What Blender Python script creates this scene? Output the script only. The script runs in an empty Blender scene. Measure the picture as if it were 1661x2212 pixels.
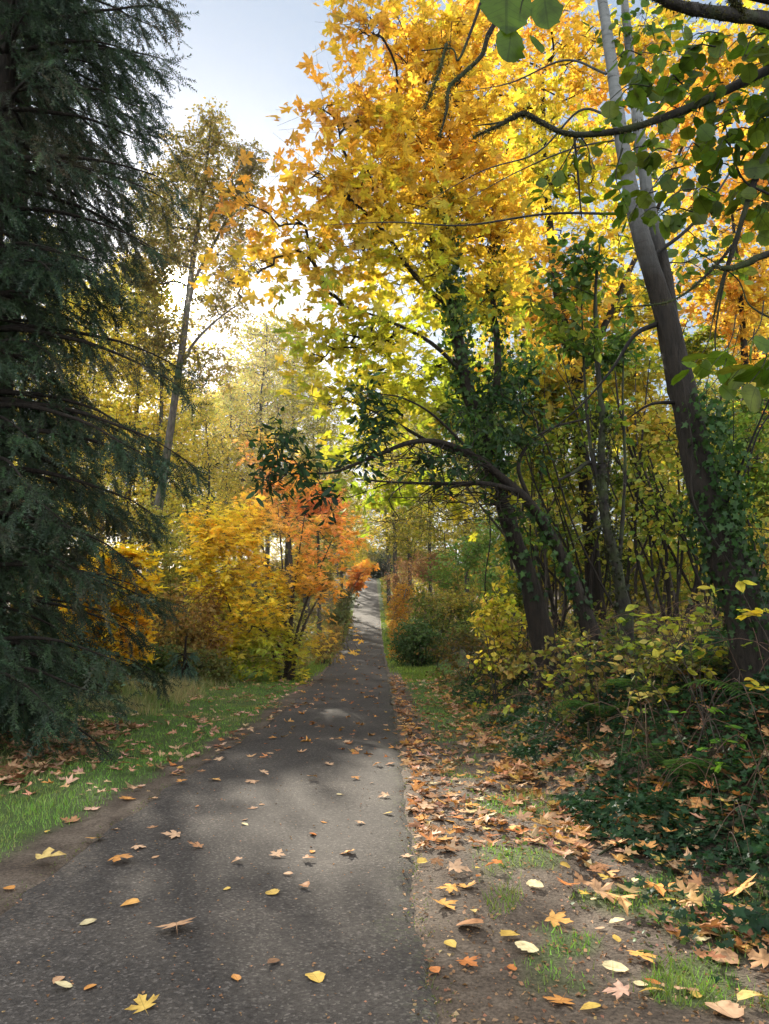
import bpy, math
import numpy as np
from mathutils import Vector

R = np.random.default_rng(11)
F = 1660.0                       # focal length in units of a 1661-wide picture
CAMZ = 1.55
PITCH = math.radians(8.0)
CP, SP = math.cos(PITCH), math.sin(PITCH)
col = bpy.context.scene.collection
scene = bpy.context.scene
SUN = np.array([-0.274, 0.951, 0.420]); SUN /= np.linalg.norm(SUN)

def ray(px, py):
    u = (px - 830.5) / F; v = (1106.0 - py) / F
    return np.array([u, CP - v * SP, SP + v * CP])

def at(px, py, Y):
    d = ray(px, py)
    return np.array([0, 0, CAMZ]) + d * (Y / d[1])

def project(P):
    P = np.asarray(P, float); x = P[..., 0]; y = P[..., 1]; z = P[..., 2] - CAMZ
    dep = y * CP + z * SP; up = -y * SP + z * CP
    dep = np.where(np.abs(dep) < 1e-3, 1e-3, dep)
    return 830.5 + F * x / dep, 1106 - F * up / dep, dep

def smooth(a, b, x):
    t = np.clip((np.asarray(x, float) - a) / (b - a), 0, 1); return t * t * (3 - 2 * t)

def noise(x, y, s=1.0, seed=0.0):
    x = np.asarray(x, float) * s + seed * 1.7; y = np.asarray(y, float) * s - seed * 2.3
    return (np.sin(x * 1.3 + 1.9 * np.sin(y * 1.1 + .7)) + np.sin(y * 1.7 + 1.6 * np.sin(x * .9 + 2.1))
            + .6 * np.sin(x * 2.9 - y * 2.3 + 1.3 * np.sin(x * 1.7 + y)) ) / 2.6

def prof(y):
    y = np.asarray(y, float)
    t = np.clip(y - 30, 0, 66)
    z = .0015 * t * t
    return z + np.clip(y - 96, 0, 20) * .10

def flat_hit(px, py):
    d = ray(px, py)
    ys = np.concatenate([np.arange(2, 30, .02), np.arange(30, 100, .1)])
    z = CAMZ + d[2] / d[1] * ys
    k = np.argmax(z < prof(ys)) if (z < prof(ys)).any() else len(ys) - 1
    return d[0] / d[1] * ys[k], ys[k]

RE = [flat_hit(*p) for p in [(955,2212),(925,2050),(905,1900),(888,1760),(872,1640),(858,1560),(848,1500),(836,1440),(826,1390),(821,1340),(818,1300),(814,1266)]]
LE = [flat_hit(*p) for p in [(0,1965),(130,1862),(300,1740),(440,1645),(580,1560),(685,1470),(735,1400),(757,1350),(768,1300),(777,1266)]]
RX, RY = np.array(RE).T; LX, LY = np.array(LE).T
def xr(y):
    y = np.asarray(y, float)
    v = np.interp(y, RY, RX); v = np.where(y < RY[0], RX[0] + (y - RY[0]) * .03, v)
    return np.where(y > RY[-1], RX[-1] - (y - RY[-1]) * .02, v)
def xl(y):
    y = np.asarray(y, float)
    sl = (LX[1] - LX[0]) / (LY[1] - LY[0])
    v = np.interp(y, LY, LX); v = np.where(y < LY[0], LX[0] + (y - LY[0]) * sl * .8, v)
    return np.where(y > LY[-1], LX[-1] - (y - LY[-1]) * .02, v)

def gz(x, y):
    x = np.asarray(x, float); y = np.asarray(y, float)
    d = x - xr(y); e = xl(y) - x
    far = smooth(18, 34, y)
    z = prof(y)
    s0 = 1.15 + .5 * smooth(8, 4.5, y)
    z = z + (1.2 * (1 - far) + .7 * far) * smooth(0, 1, (d - s0) / 1.9) + .5 * smooth(4, 12, d)
    z = z + 3.0 * smooth(7, 32, d) * smooth(8, 22, y)
    z = z + .25 * smooth(1.0, 5.0, e) + .5 * smooth(5, 14, e)
    off = smooth(.1, .8, np.maximum(d, e))
    z = z + off * (.035 * noise(x, y, 1.6) + .015 * noise(x, y, 5.0, 3)) 
    z = z + .02 * smooth(-.4, -1.1, np.maximum(d, e))
    return z

def ground_at(px, py):
    d = ray(px, py)
    ys = np.arange(2, 60, .01)
    P = d[None, :] / d[1] * ys[:, None]
    k = np.argmax(CAMZ + P[:, 2] < gz(P[:, 0], ys))
    return np.array([P[k, 0], ys[k], float(gz(P[k, 0], ys[k]))])

# ------------------------------------------------------------------ mesh building
def build(name, V, T, mat, parent=None, C=None, origin=None, smooth_shade=False, UV=None):
    V = np.asarray(V, np.float32).reshape(-1, 3); T = np.asarray(T, np.int32)
    if origin is not None: V = V - np.asarray(origin, np.float32)
    k = T.shape[1]
    me = bpy.data.meshes.new(name)
    me.vertices.add(len(V)); me.vertices.foreach_set('co', V.ravel())
    me.loops.add(T.size); me.loops.foreach_set('vertex_index', T.ravel())
    me.polygons.add(len(T)); me.polygons.foreach_set('loop_start', np.arange(0, T.size, k, dtype=np.int32))
    me.polygons.foreach_set('loop_total', np.full(len(T), k, np.int32))
    if smooth_shade: me.polygons.foreach_set('use_smooth', np.ones(len(T), bool))
    if C is not None:
        C = np.asarray(C, np.float32)
        a = me.color_attributes.new('tint', 'FLOAT_COLOR', 'POINT')
        a.data.foreach_set('color', np.concatenate([C[:, :3], np.ones((len(C), 1), np.float32)], 1).ravel())
    me.update(calc_edges=True); me.validate()
    me.materials.append(mat)
    o = bpy.data.objects.new(name, me); col.objects.link(o)
    if parent is not None: o.parent = parent
    elif origin is not None: o.location = Vector([float(a) for a in origin])
    return o

def tag(o, label=None, cat=None, group=None, kind=None):
    if label: o['label'] = label
    if cat: o['category'] = cat
    if group: o['group'] = group
    if kind: o['kind'] = kind
    return o

def thing(name, label, cat, loc, group=None):
    o = bpy.data.objects.new(name, None); col.objects.link(o)
    o.location = Vector([float(a) for a in loc]); o.empty_display_size = .2
    return tag(o, label, cat, group)

class Bag:                       # collects triangles / colours of ONE part
    def __init__(s): s.V = []; s.T = []; s.C = []; s.U = []; s.n = 0
    def add(s, V, T, C, U=None):
        V = np.asarray(V).reshape(-1, 3)
        C = np.asarray(C, float)
        if C.ndim == 1: C = np.repeat(C[None, :], len(V), 0)
        s.V.append(V); s.T.append(np.asarray(T) + s.n); s.C.append(C); s.n += len(V)
        s.U.append(np.full((len(V), 3), 9.0) if U is None else U)
    def build(s, name, mat, parent=None, origin=None, smooth_shade=False):
        o = build(name, np.concatenate(s.V), np.concatenate(s.T), mat, parent, np.concatenate(s.C), origin, smooth_shade)
        a = o.data.attributes.new('blade', 'FLOAT_VECTOR', 'POINT'); a.data.foreach_set('vector', np.concatenate(s.U).astype(np.float32).ravel())
        return o

def norm(v): return v / np.maximum(np.linalg.norm(v, axis=-1, keepdims=True), 1e-9)

# ------------------------------------------------------------------ leaf templates (x side, y along, z normal)
def fan(right, centre, petiole=0.0, pw=.012):
    L = [(-x, y) for x, y in right[1:-1]][::-1]
    ring = right + L
    V = [(centre[0], centre[1], 0)] + [(x, y, 0) for x, y in ring]
    n = len(ring)
    T = [(0, 1 + i, 1 + (i + 1) % n) for i in range(n)]
    if petiole:
        b = len(V); V += [(-pw, .02, 0), (pw, .02, 0), (0, -petiole, -.06)]; T.append((b, b + 2, b + 1))
    return np.array(V, float), np.array(T, int)
MAPLE = fan([(0,0),(.16,-.06),(.42,-.05),(.30,.08),(.22,.16),(.42,.21),(.62,.42),(.46,.45),(.40,.58),(.22,.45),(.14,.42),(.155,.56),(.23,.76),(.10,.82),(0,1.02)], (0,.25), .55)
MAPLE_S = fan([(0,0),(.42,-.05),(.20,.14),(.62,.43),(.15,.42),(.2,.74),(0,1.02)], (0,.25), .4)
OVATE = fan([(0,0),(.20,.12),(.32,.38),(.24,.7),(0,1)], (0,.45), .15)
LANCE = fan([(0,0),(.12,.12),(.19,.45),(.13,.8),(0,1)], (0,.5), .12)
ROUND = fan([(0,0),(.20,.02),(.36,.14),(.40,.26),(.47,.38),(.45,.52),(.47,.62),(.36,.76),(.33,.85),(.17,.93),(0,1.0)], (0,.45), .22)
IVY = fan([(0,0),(.34,-.14),(.28,.16),(.52,.36),(.2,.48),(0,.92)], (0,.25), .25)
RHOMB = (np.array([(0,0,0),(.36,.42,.1),(0,1,0),(-.36,.42,.1)], float), np.array([(0,1,2),(0,2,3)]))
BLADE = (np.array([(-.5,0,0),(.5,0,0),(0,1,0)], float), np.array([(0,1,2)]))

def spray_template(nodes=9, nl=.21, w=.05):
    V = [(-.008,0,0),(.008,0,0),(0,1,0)]; T = [(0,1,2)]
    for i in range(nodes):
        y = (i + .3) / nodes
        l = nl * (1 - .45 * y)
        for q in range(4):
            th = q * math.pi / 2 + i * 1.1 + .4; b = len(V); l2 = l * (.8 + .35 * math.sin(i * 2.7 + q * 1.9))
            V += [(0, y - w/2, 0), (0, y + w/2, 0), (math.cos(th) * l2, y + l2 * (.7 + .3 * math.sin(i + q)), math.sin(th) * l2 * .7)]
            T.append((b, b+1, b+2))
    return np.array(V, float), np.array(T, int)
SPRAY = spray_template()

def leaves(bag, tmpl, pos, normal, along, size, C, curl=.25, fold=.15, width=None, edge=None):
    """pos: leaf base points; normal/along: per-leaf directions; C: per-leaf colour."""
    V, T = tmpl; n = len(pos)
    if n == 0: return
    along = norm(along); side = norm(np.cross(along, normal)); nrm = np.cross(side, along)
    size = np.broadcast_to(size, (n,)).astype(float)
    w = size if width is None else np.broadcast_to(width, (n,))
    x = V[None, :, 0]; y = V[None, :, 1]; z = V[None, :, 2]
    cu = curl * R.normal(0, 1, (n, 1)); fo = fold * R.uniform(-.2, 1, (n, 1)); tw = curl * R.normal(0, .7, (n, 1))
    if len(V) > 5: x = x * (1 + R.normal(0, .08, (n, len(V)))); y = y * (1 + R.normal(0, .035, (n, len(V))))
    zz = z - cu * (y - .3) ** 2 + fo * np.abs(x) + tw * x * (y - .3) + curl * .5 * x * x * R.normal(0, 1, (n, 1))
    P = (pos[:, None, :] + side[:, None, :] * (x * w[:, None])[..., None] + along[:, None, :] * (y * size[:, None])[..., None]
         + nrm[:, None, :] * (zz * size[:, None])[..., None])
    TT = (T[None] + (np.arange(n) * len(V))[:, None, None]).reshape(-1, 3)
    CC = np.repeat(np.asarray(C, float)[:, None, :], len(V), 1)
    if edge is not None:
        rr = np.clip(np.sqrt(x * x + (y - .3) ** 2), 0, 1)[..., None]
        CC = CC * (1 - rr * edge) + CC * np.array([.8, .55, .5]) * rr * edge
    CC = CC.reshape(-1, 3)
    bag.add(P.reshape(-1, 3), TT, CC, np.tile(V * [1, 1, 0], (n, 1)))

def rdir(n): return norm(R.normal(0, 1, (n, 3)))

def orient(n, up=1.0, rnd=.7, droop=.5, out=None):
    nm = norm(np.array([0, 0, up]) + R.normal(0, rnd, (n, 3)))
    al = R.normal(0, 1, (n, 3)) * np.array([1, 1, .5]) + np.array([0, 0, -droop])
    if out is not None: al = al + out
    al = al - nm * (al * nm).sum(1, keepdims=True) * .9
    return nm, norm(al)

# ------------------------------------------------------------------ tubes
def catmull(P, m):
    P = np.asarray(P, float)
    Q = np.vstack([2 * P[0] - P[1], P, 2 * P[-1] - P[-2]])
    out = []
    for i in range(1, len(Q) - 2):
        for k in range(m):
            t = k / m
            a, b, c, d = Q[i-1], Q[i], Q[i+1], Q[i+2]
            out.append(.5 * ((2*b) + (-a + c) * t + (2*a - 5*b + 4*c - d) * t*t + (-a + 3*b - 3*c + d) * t**3))
    out.append(Q[-2]); return np.array(out)

def tube(bag, P, rad, sides=10, C=(.5,.5,.5), rough=0.0, m=5, flare=0.0):
    P = np.asarray(P, float); rad = np.broadcast_to(np.asarray(rad, float), (len(P),))
    PR = catmull(np.hstack([P, rad[:, None]]), m) if m > 1 else np.hstack([P, rad[:, None]])
    Q, r = PR[:, :3], np.maximum(PR[:, 3], .0006)
    n = len(Q)
    t = norm(np.gradient(Q, axis=0))
    ref = np.array([0, 1, 0.0]) if abs(t[0, 1]) < .8 else np.array([1.0, 0, 0])
    a = np.cross(t, ref); a = norm(a); b = np.cross(t, a)
    th = np.linspace(0, 2 * np.pi, sides, endpoint=False)
    rr = r[:, None] * np.ones((1, sides))
    if flare: rr = rr * (1 + flare * np.exp(-np.linspace(0, 1, n)[:, None] * 14) * (1 + .5 * np.sin(3 * th + 1)[None]))
    if rough:
        s = np.cumsum(np.r_[0, np.linalg.norm(np.diff(Q, axis=0), axis=1)])
        rr = rr * (1 + rough * noise(s[:, None] * 3 + th * .0, np.cos(th)[None] * 2 + s[:, None] * .8, 1.5, rad[0] * 50)
                   + rough * .7 * noise(s[:, None] * 9, np.sin(th)[None] * 3 + np.cos(th)[None] * 2, 1.3, 5)
                   + rough * .5 * R.normal(0, 1, rr.shape))
    V = Q[:, None] + a[:, None] * (np.cos(th)[None] * rr)[..., None] + b[:, None] * (np.sin(th)[None] * rr)[..., None]
    i = np.arange(n - 1)[:, None] * sides; j = np.arange(sides)[None]; j2 = (j + 1) % sides
    q = np.stack([i + j, i + j2, i + sides + j2, i + sides + j], -1).reshape(-1, 4)
    T = np.vstack([q[:, [0, 1, 2]], q[:, [0, 2, 3]]])
    bag.add(V.reshape(-1, 3), T, C)
    return Q

def sticks(bag, A, B, ra, rb, C, sides=4):
    """many straight tapered sticks at once"""
    A = np.asarray(A, float); B = np.asarray(B, float); n = len(A)
    if n == 0: return
    t = norm(B - A); ref = np.where(np.abs(t[:, 2:3]) < .9, np.array([[0, 0, 1.0]]), np.array([[1.0, 0, 0]]))
    a = norm(np.cross(t, ref)); b = np.cross(t, a)
    th = np.linspace(0, 2 * np.pi, sides, endpoint=False)
    c = (np.cos(th)[None, :, None] * a[:, None] + np.sin(th)[None, :, None] * b[:, None])
    ra = np.broadcast_to(ra, (n,)); rb = np.broadcast_to(rb, (n,))
    V = np.concatenate([A[:, None] + c * ra[:, None, None], B[:, None] + c * rb[:, None, None]], 1)
    j = np.arange(sides); j2 = (j + 1) % sides
    q = np.stack([j, j2, sides + j2, sides + j], -1)
    T = np.vstack([q[:, [0, 1, 2]], q[:, [0, 2, 3]]])
    TT = (T[None] + (np.arange(n) * 2 * sides)[:, None, None]).reshape(-1, 3)
    bag.add(V.reshape(-1, 3), TT, C)

# ------------------------------------------------------------------ materials
def mat_new(name):
    m = bpy.data.materials.new(name); m.use_nodes = True
    nt = m.node_tree; nt.nodes.clear()
    out = nt.nodes.new('ShaderNodeOutputMaterial')
    return m, nt, out
def N(nt, t, **kw):
    n = nt.nodes.new(t)
    for k, v in kw.items():
        if k.startswith('i_'):
            key = k[2:]; key = int(key) if key.isdigit() else key.replace('_', ' ')
            n.inputs[key].default_value = v
        else: setattr(n, k, v)
    return n
def ramp(nt, stops, fac):
    n = nt.nodes.new('ShaderNodeValToRGB'); e = n.color_ramp.elements
    while len(e) > 1: e.remove(e[-1])
    e[0].position = stops[0][0]; e[0].color = (*stops[0][1], 1)
    for p, c in stops[1:]:
        x = e.new(p); x.color = (*c, 1)
    nt.links.new(fac, n.inputs[0]); return n
def mixc(nt, a, b, fac, mode='MIX'):
    n = nt.nodes.new('ShaderNodeMix'); n.data_type = 'RGBA'; n.blend_type = mode
    for s, v in ((n.inputs[6], a), (n.inputs[7], b), (n.inputs[0], fac)):
        if hasattr(v, 'is_output') or hasattr(v, 'links'): nt.links.new(v, s)
        else: s.default_value = v if not isinstance(v, tuple) else ((*v, 1) if len(v) == 3 else v)
    return n.outputs[2]
def gray(v): return (v, v, v)

def leaf_material(name, transl=.45, gloss=.03, rough=.45, nscale=22, trans_tint=(1.0, .95, .6), veins=None, vcol=.7):
    m, nt, out = mat_new(name); L = nt.links
    at_ = N(nt, 'ShaderNodeAttribute', attribute_name='tint')
    tc = N(nt, 'ShaderNodeTexCoord')
    nz = N(nt, 'ShaderNodeTexNoise', i_Scale=nscale, i_Detail=3.0); L.new(tc.outputs['Object'], nz.inputs['Vector'])
    r = ramp(nt, [(.28, (.62, .58, .55)), (.42, (.9, .88, .85)), (.7, (1.2, 1.2, 1.2))], nz.outputs['Fac'])
    c = mixc(nt, at_.outputs['Color'], r.outputs[0], 1.0, 'MULTIPLY')
    if veins:
        au = N(nt, 'ShaderNodeAttribute', attribute_name='blade'); su = N(nt, 'ShaderNodeSeparateXYZ'); L.new(au.outputs['Vector'], su.inputs[0])
        def M(op, a, b=None, c_=None):
            n_ = N(nt, 'ShaderNodeMath', operation=op)
            for q, v in enumerate((a, b, c_)):
                if v is None: continue
                if hasattr(v, 'links'): L.new(v, n_.inputs[q])
                else: n_.inputs[q].default_value = v
            return n_.outputs[0]
        ax = M('ABSOLUTE', su.outputs[0])
        if veins == 'feather':
            mid = M('LESS_THAN', ax, .022)
            fr = M('FRACT', M('MULTIPLY', M('SUBTRACT', su.outputs[1], M('MULTIPLY', ax, .8)), 7.0))
            sd = M('LESS_THAN', fr, .13)
        else:
            an = M('ARCTAN2', ax, M('ADD', su.outputs[1], .02))
            mid = M('LESS_THAN', ax, .018)
            sd = M('LESS_THAN', M('MINIMUM', M('ABSOLUTE', M('SUBTRACT', an, .95)), M('ABSOLUTE', M('SUBTRACT', an, 1.62))), .05)
        vm = M('MAXIMUM', mid, M('MULTIPLY', sd, .6)); vm = M('MULTIPLY', vm, M('LESS_THAN', ax, 3.0))
        c = mixc(nt, c, mixc(nt, c, gray(vcol) if vcol <= 1 else gray(1.0), 1.0, 'MULTIPLY') if vcol <= 1 else mixc(nt, c, gray(vcol), 1.0, 'MULTIPLY'), vm)
    d = N(nt, 'ShaderNodeBsdfDiffuse'); L.new(c, d.inputs[0])
    ct = mixc(nt, c, trans_tint, 1.0, 'MULTIPLY')
    t = N(nt, 'ShaderNodeBsdfTranslucent'); L.new(ct, t.inputs[0])
    mx = N(nt, 'ShaderNodeMixShader'); mx.inputs[0].default_value = transl; L.new(d.outputs[0], mx.inputs[1]); L.new(t.outputs[0], mx.inputs[2])
    g = N(nt, 'ShaderNodeBsdfGlossy', i_Roughness=rough); g.inputs[0].default_value = (.9, .95, 1, 1)
    m2 = N(nt, 'ShaderNodeMixShader'); m2.inputs[0].default_value = gloss; L.new(mx.outputs[0], m2.inputs[1]); L.new(g.outputs[0], m2.inputs[2])
    L.new(m2.outputs[0], out.inputs[0]); return m

def bark_material(name, dark, light, scale=6, stretch=5, z0=None, z1=None, pale=(.4,.4,.38), moss=0.0, bump=.6):
    m, nt, out = mat_new(name); L = nt.links
    tc = N(nt, 'ShaderNodeTexCoord')
    mp = N(nt, 'ShaderNodeMapping'); mp.inputs['Scale'].default_value = (stretch, stretch, 1); L.new(tc.outputs['Object'], mp.inputs[0])
    n1 = N(nt, 'ShaderNodeTexNoise', i_Scale=scale, i_Detail=6.0, i_Roughness=.65); L.new(mp.outputs[0], n1.inputs['Vector'])
    c = ramp(nt, [(.32, dark), (.68, light)], n1.outputs['Fac']).outputs[0]
    at_ = N(nt, 'ShaderNodeAttribute', attribute_name='tint')
    if z0 is not None:
        sx = N(nt, 'ShaderNodeSeparateXYZ'); L.new(tc.outputs['Object'], sx.inputs[0])
        n3 = N(nt, 'ShaderNodeTexNoise', i_Scale=2.2, i_Detail=4.0); L.new(tc.outputs['Object'], n3.inputs['Vector'])
        ad = N(nt, 'ShaderNodeMath', operation='MULTIPLY_ADD'); L.new(n3.outputs['Fac'], ad.inputs[0]); ad.inputs[1].default_value = 1.6; L.new(sx.outputs[2], ad.inputs[2])
        mr = N(nt, 'ShaderNodeMapRange'); mr.inputs['From Min'].default_value = z0 + .8; mr.inputs['From Max'].default_value = z1 + .8; L.new(ad.outputs[0], mr.inputs[0])
        mp2 = N(nt, 'ShaderNodeMapping'); mp2.inputs['Scale'].default_value = (2, 2, 9); L.new(tc.outputs['Object'], mp2.inputs[0])
        n2 = N(nt, 'ShaderNodeTexNoise', i_Scale=2.6, i_Detail=5.0, i_Roughness=.7); L.new(mp2.outputs[0], n2.inputs['Vector'])
        pc = ramp(nt, [(.33, tuple(a * .25 for a in pale)), (.42, tuple(a * .75 for a in pale)), (.7, pale)], n2.outputs['Fac']).outputs[0]
        c = mixc(nt, c, pc, mr.outputs[0])
    if moss:
        n4 = N(nt, 'ShaderNodeTexNoise', i_Scale=3.5, i_Detail=5.0); L.new(tc.outputs['Object'], n4.inputs['Vector'])
        f = ramp(nt, [(.5 - moss * .3, gray(0)), (.68 - moss * .3, gray(.8))], n4.outputs['Fac']).outputs[0]
        c = mixc(nt, c, (.03, .042, .012), f)
    b = N(nt, 'ShaderNodeBsdfPrincipled'); b.inputs['Roughness'].default_value = .85
    b.inputs['Specular IOR Level'].default_value = .25
    c = mixc(nt, c, at_.outputs['Color'], 1.0, 'MULTIPLY')
    L.new(c, b.inputs['Base Color'])
    bp = N(nt, 'ShaderNodeBump', i_Strength=bump, i_Distance=.03); L.new(n1.outputs['Fac'], bp.inputs['Height']); L.new(bp.outputs[0], b.inputs['Normal'])
    L.new(b.outputs[0], out.inputs[0]); return m

M_MAPLE = leaf_material('maple_leaf', .62, .01, veins='palm', vcol=.72)
M_GREEN = leaf_material('green_leaf', .55, .012, .4, veins='feather', vcol=.68)
M_GLOSSY = leaf_material('glossy_leaf', .35, .009, .4, trans_tint=(.9, 1, .5))
M_NEEDLE = leaf_material('conifer_needle', .2, .02, .5, 2.0, trans_tint=(1, 1, .7))
M_DRY = leaf_material('fallen_leaf', .15, .015, .5, 30, veins='palm', vcol=.72)
M_GRASS = leaf_material('grass_blade', .35, .03, .6, 3.0, trans_tint=(1, 1, .5))
M_TWIG = bark_material('twig_bark', (.02, .016, .012), (.07, .056, .045), 12, 1)
M_BARK = bark_material('dark_bark', (.005, .004, .003), (.022, .016, .011), 5, 6, moss=.0, bump=1.0)
M_BARK_PALE = bark_material('pale_bark', (.028, .024, .020), (.095, .080, .066), 4, 3, moss=.1)
M_BARK_ALDER = bark_material('alder_bark', (.005, .004, .003), (.023, .018, .013), 5, 6, z0=3.5, z1=5.3, pale=(.16, .17, .17), moss=.0, bump=1.0)
M_MOSSY = bark_material('mossy_bark', (.005, .004, .004), (.022, .019, .014), 14, 2, moss=.15)
M_MOSS = leaf_material('moss_tuft', .2, .0, .9)

# ------------------------------------------------------------------ crown sampling and skeleton growth
def clusters_world(cl):
    """(px, py, rx, ry, Y[, depth radius][, weight]) -> centre, radii, weight"""
    out = []
    for c in cl:
        px, py, rx, ry, Y = c[:5]; ctr = at(px, py, Y); dist = np.linalg.norm(ctr - [0, 0, CAMZ])
        a, b = rx * dist / F * .97, ry * dist / F * .97
        dp = c[5] if len(c) > 5 and c[5] else (a + b) / 2
        w = c[6] if len(c) > 6 else 1.0
        out.append((ctr, np.array([a, dp, b]), w * (a * b) ** .9))
    return out

def sample_clusters(cw, n):
    w = np.array([c[2] for c in cw]); k = R.choice(len(cw), n, p=w / w.sum())
    d = rdir(n) * (R.uniform(0, 1, n) ** .45 * np.where(R.uniform(0, 1, n) < .12, 1.3, 1))[:, None]
    return np.array([c[0] for c in cw])[k] + d * np.array([c[1] for c in cw])[k]

def grow(nodes, rads, targets, bag, C, tip=.004, wander=.12, gamma=.5, maxr=.05, up=.25):
    """nodes: starting points (k,3); joins every target to the skeleton with a bent branch"""
    P = [np.array(p) for p in nodes]; par = [-1] * len(P); plen = [0.0] * len(P)
    k0 = len(P)
    base = np.array(nodes)
    d0 = np.min(np.linalg.norm(targets[:, None] - base[None], axis=2), axis=1)
    order = np.argsort(d0)
    arr = np.zeros((k0 + len(targets) * 5, 3)); arr[:k0] = base
    pl = np.zeros(len(arr)); n = k0
    for ti in order:
        t = targets[ti]
        dd = np.linalg.norm(arr[:n] - t, axis=1)
        lowpen = np.maximum(arr[:n, 2] - t[2], 0) * .8
        s = int(np.argmin(dd + pl[:n] * .25 + lowpen))
        A = arr[s].copy(); L = dd[s]; m = 4 if L > .8 else (3 if L > .3 else 2)
        off = R.normal(0, 1, 3) * wander * L; off[2] += up * L * .3
        prev = s
        for q in range(1, m + 1):
            f = q / m
            p = A * (1 - f) + t * f + off * (4 * f * (1 - f)) * .6 + (R.normal(0, 1, 3) * .02 * L if q < m else 0)
            arr[n] = p; par.append(prev); pl[n] = pl[prev] + L / m; prev = n; n += 1
            if n >= len(arr) - 2: break
        if n >= len(arr) - 2: break
    par = np.array(par[:n]); cnt = np.zeros(n); has = np.zeros(n, bool)
    for i in range(n - 1, k0 - 1, -1):
        if cnt[i] == 0: cnt[i] = 1
        if par[i] >= 0: cnt[par[i]] += cnt[i]
    r = np.minimum(tip * cnt ** gamma, maxr)
    i = np.arange(k0, n)
    ra = np.minimum(r[par[i]], r[i] * 1.35); ra = np.where(par[i] < k0, r[i] * 1.3, ra)
    sticks(bag, arr[par[i]], arr[i], ra, r[i], C, 4 if tip < .006 else 5)
    return arr[k0:n]

def pal_pick(P, colours, scale=.8, seed=0, jit=.18, w=None):
    """patches of colours through the crown"""
    colours = np.array(colours, float); n = len(P); k = len(colours)
    v = .5 + .5 * noise(P[:, 0] + P[:, 1] * .6, P[:, 2] - P[:, 1] * .4, scale, seed) + R.normal(0, .16, n)
    f = np.clip(v, 0, .9999) * (k - 1); i = np.floor(f).astype(int); t = (f - i)[:, None]
    c = colours[i] * (1 - t) + colours[np.minimum(i + 1, k - 1)] * t
    return c * R.uniform(1 - jit * 1.4, 1 + jit, (n, 1)) * (1 + R.normal(0, .07, (n, 3)))

def twig_leaves(bagT, bagL, tmpl, centres, per, spread, size, colfn, up=1.0, rnd=.7, droop=.5, curl=.25, twigs=3, tr=.003, tc=(1,1,1), gap=None, svar=.3, fold=.15, edge=None):
    """per centre: a few short twigs, with leaves along them"""
    n = len(centres)
    d = norm(R.normal(0, 1, (n, twigs, 3)) * [1, 1, .7] + [0, 0, .05])
    L = spread * R.uniform(.6, 1.3, (n, twigs, 1))
    ends = centres[:, None] + d * L
    A = np.repeat(centres[:, None], twigs, 1).reshape(-1, 3); B = ends.reshape(-1, 3)
    k = max(1, int(round(per / twigs)))
    f = R.uniform(.25, 1.05, (len(A), k, 1))
    pos = (A[:, None] * (1 - f) + B[:, None] * f).reshape(-1, 3) + R.normal(0, spread * .09, (len(A) * k, 3))
    out = np.repeat(norm(B - A)[:, None], k, 1).reshape(-1, 3)
    nm, al = orient(len(pos), up, rnd, droop, out * .8)
    keep = np.ones(len(pos), bool)
    if gap is not None: keep = gap(pos)
    pos, nm, al = pos[keep], nm[keep], al[keep]
    if tr: sticks(bagT, A, B, tr, tr * .4, tc, 3)
    sz = size * np.clip(R.normal(1, svar, len(pos)), .45, 1.6)
    leaves(bagL, tmpl, pos + al * (sz * .3)[:, None], nm, al, sz, colfn(pos), curl=curl, fold=fold, edge=edge)

def sun_gap(deg):
    c = math.cos(math.radians(deg))
    def f(p):
        d = norm(p - np.array([0, 0, CAMZ])); return (d @ SUN) < c + (1 - c) * R.uniform(-.3, .3, len(p))
    return f

SPOTS = [(-.6, 12.6, .55), (.45, 10.2, .4), (.55, 8.6, .3), (-1.1, 16.5, .5), (-1.2, 22, .6), (-1.2, 27, .6), (-1.2, 34, .9), (.9, 12.0, .4), (-.7, 19.5, .4)]
def light_gap(p):
    k = np.ones(len(p), bool)
    for x, y, r in SPOTS:
        d = p - np.array([x, y, float(gz(x, y))]); t = d @ SUN
        k &= (np.linalg.norm(d - t[:, None] * SUN, axis=1) > r * R.uniform(.7, 1.15, len(p))) | (t < 0)
    return k
def tree(name, label, cat, base, trunks, cl, tmpl, ntar, per, spread, size, colfn, leafmat, barkmat, group=None,
         up=1.0, rnd=.7, droop=.5, curl=.25, tip=.004, maxr=.05, twigs=3, gap=None, rough=.05, tr=.003, sides=10, fold=.15, flare=.35, ivy=None, edge=None, bend=.25, extra=None, rscale=1.0, filldown=0):
    o = thing(name, label, cat, base, group)
    bt, bl = Bag(), Bag()
    nodes = []
    for tk_ in trunks:
        pts, rad = tk_[:2]
        Q = tube(bt, pts, np.array(rad) * rscale, sides, (tk_[2],) * 3 if len(tk_) > 2 else (1, 1, 1), rough, 6, flare if len(nodes) == 0 else 0)
        nodes.append(Q[len(Q) // 5:] if len(nodes) == 0 else Q[1:])
    nodes = np.concatenate(nodes)
    cw = clusters_world(cl); tg = sample_clusters(cw, ntar)
    if filldown:
        k = R.uniform(0, 1, ntar) < filldown; g = gz(tg[:, 0], tg[:, 1]) + .05
        tg[k, 2] = (g + (tg[:, 2] - g) * R.uniform(0, 1, ntar))[k]
    grow(nodes, None, tg, bt, (1, 1, 1), tip, maxr=maxr, up=bend)
    twig_leaves(bt, bl, tmpl, tg, per, spread, size, colfn, up, rnd, droop, curl, twigs, tr, (1, 1, 1), gap, fold=fold, edge=edge)
    if extra: extra(bt, bl)
    bt.build('trunk', barkmat, o, base, True)
    bl.build('crown', leafmat, o, base)
    if ivy:
        bi = Bag(); ivy(bi); bi.build('ivy', M_GLOSSY, o, base)
    return o

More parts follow.
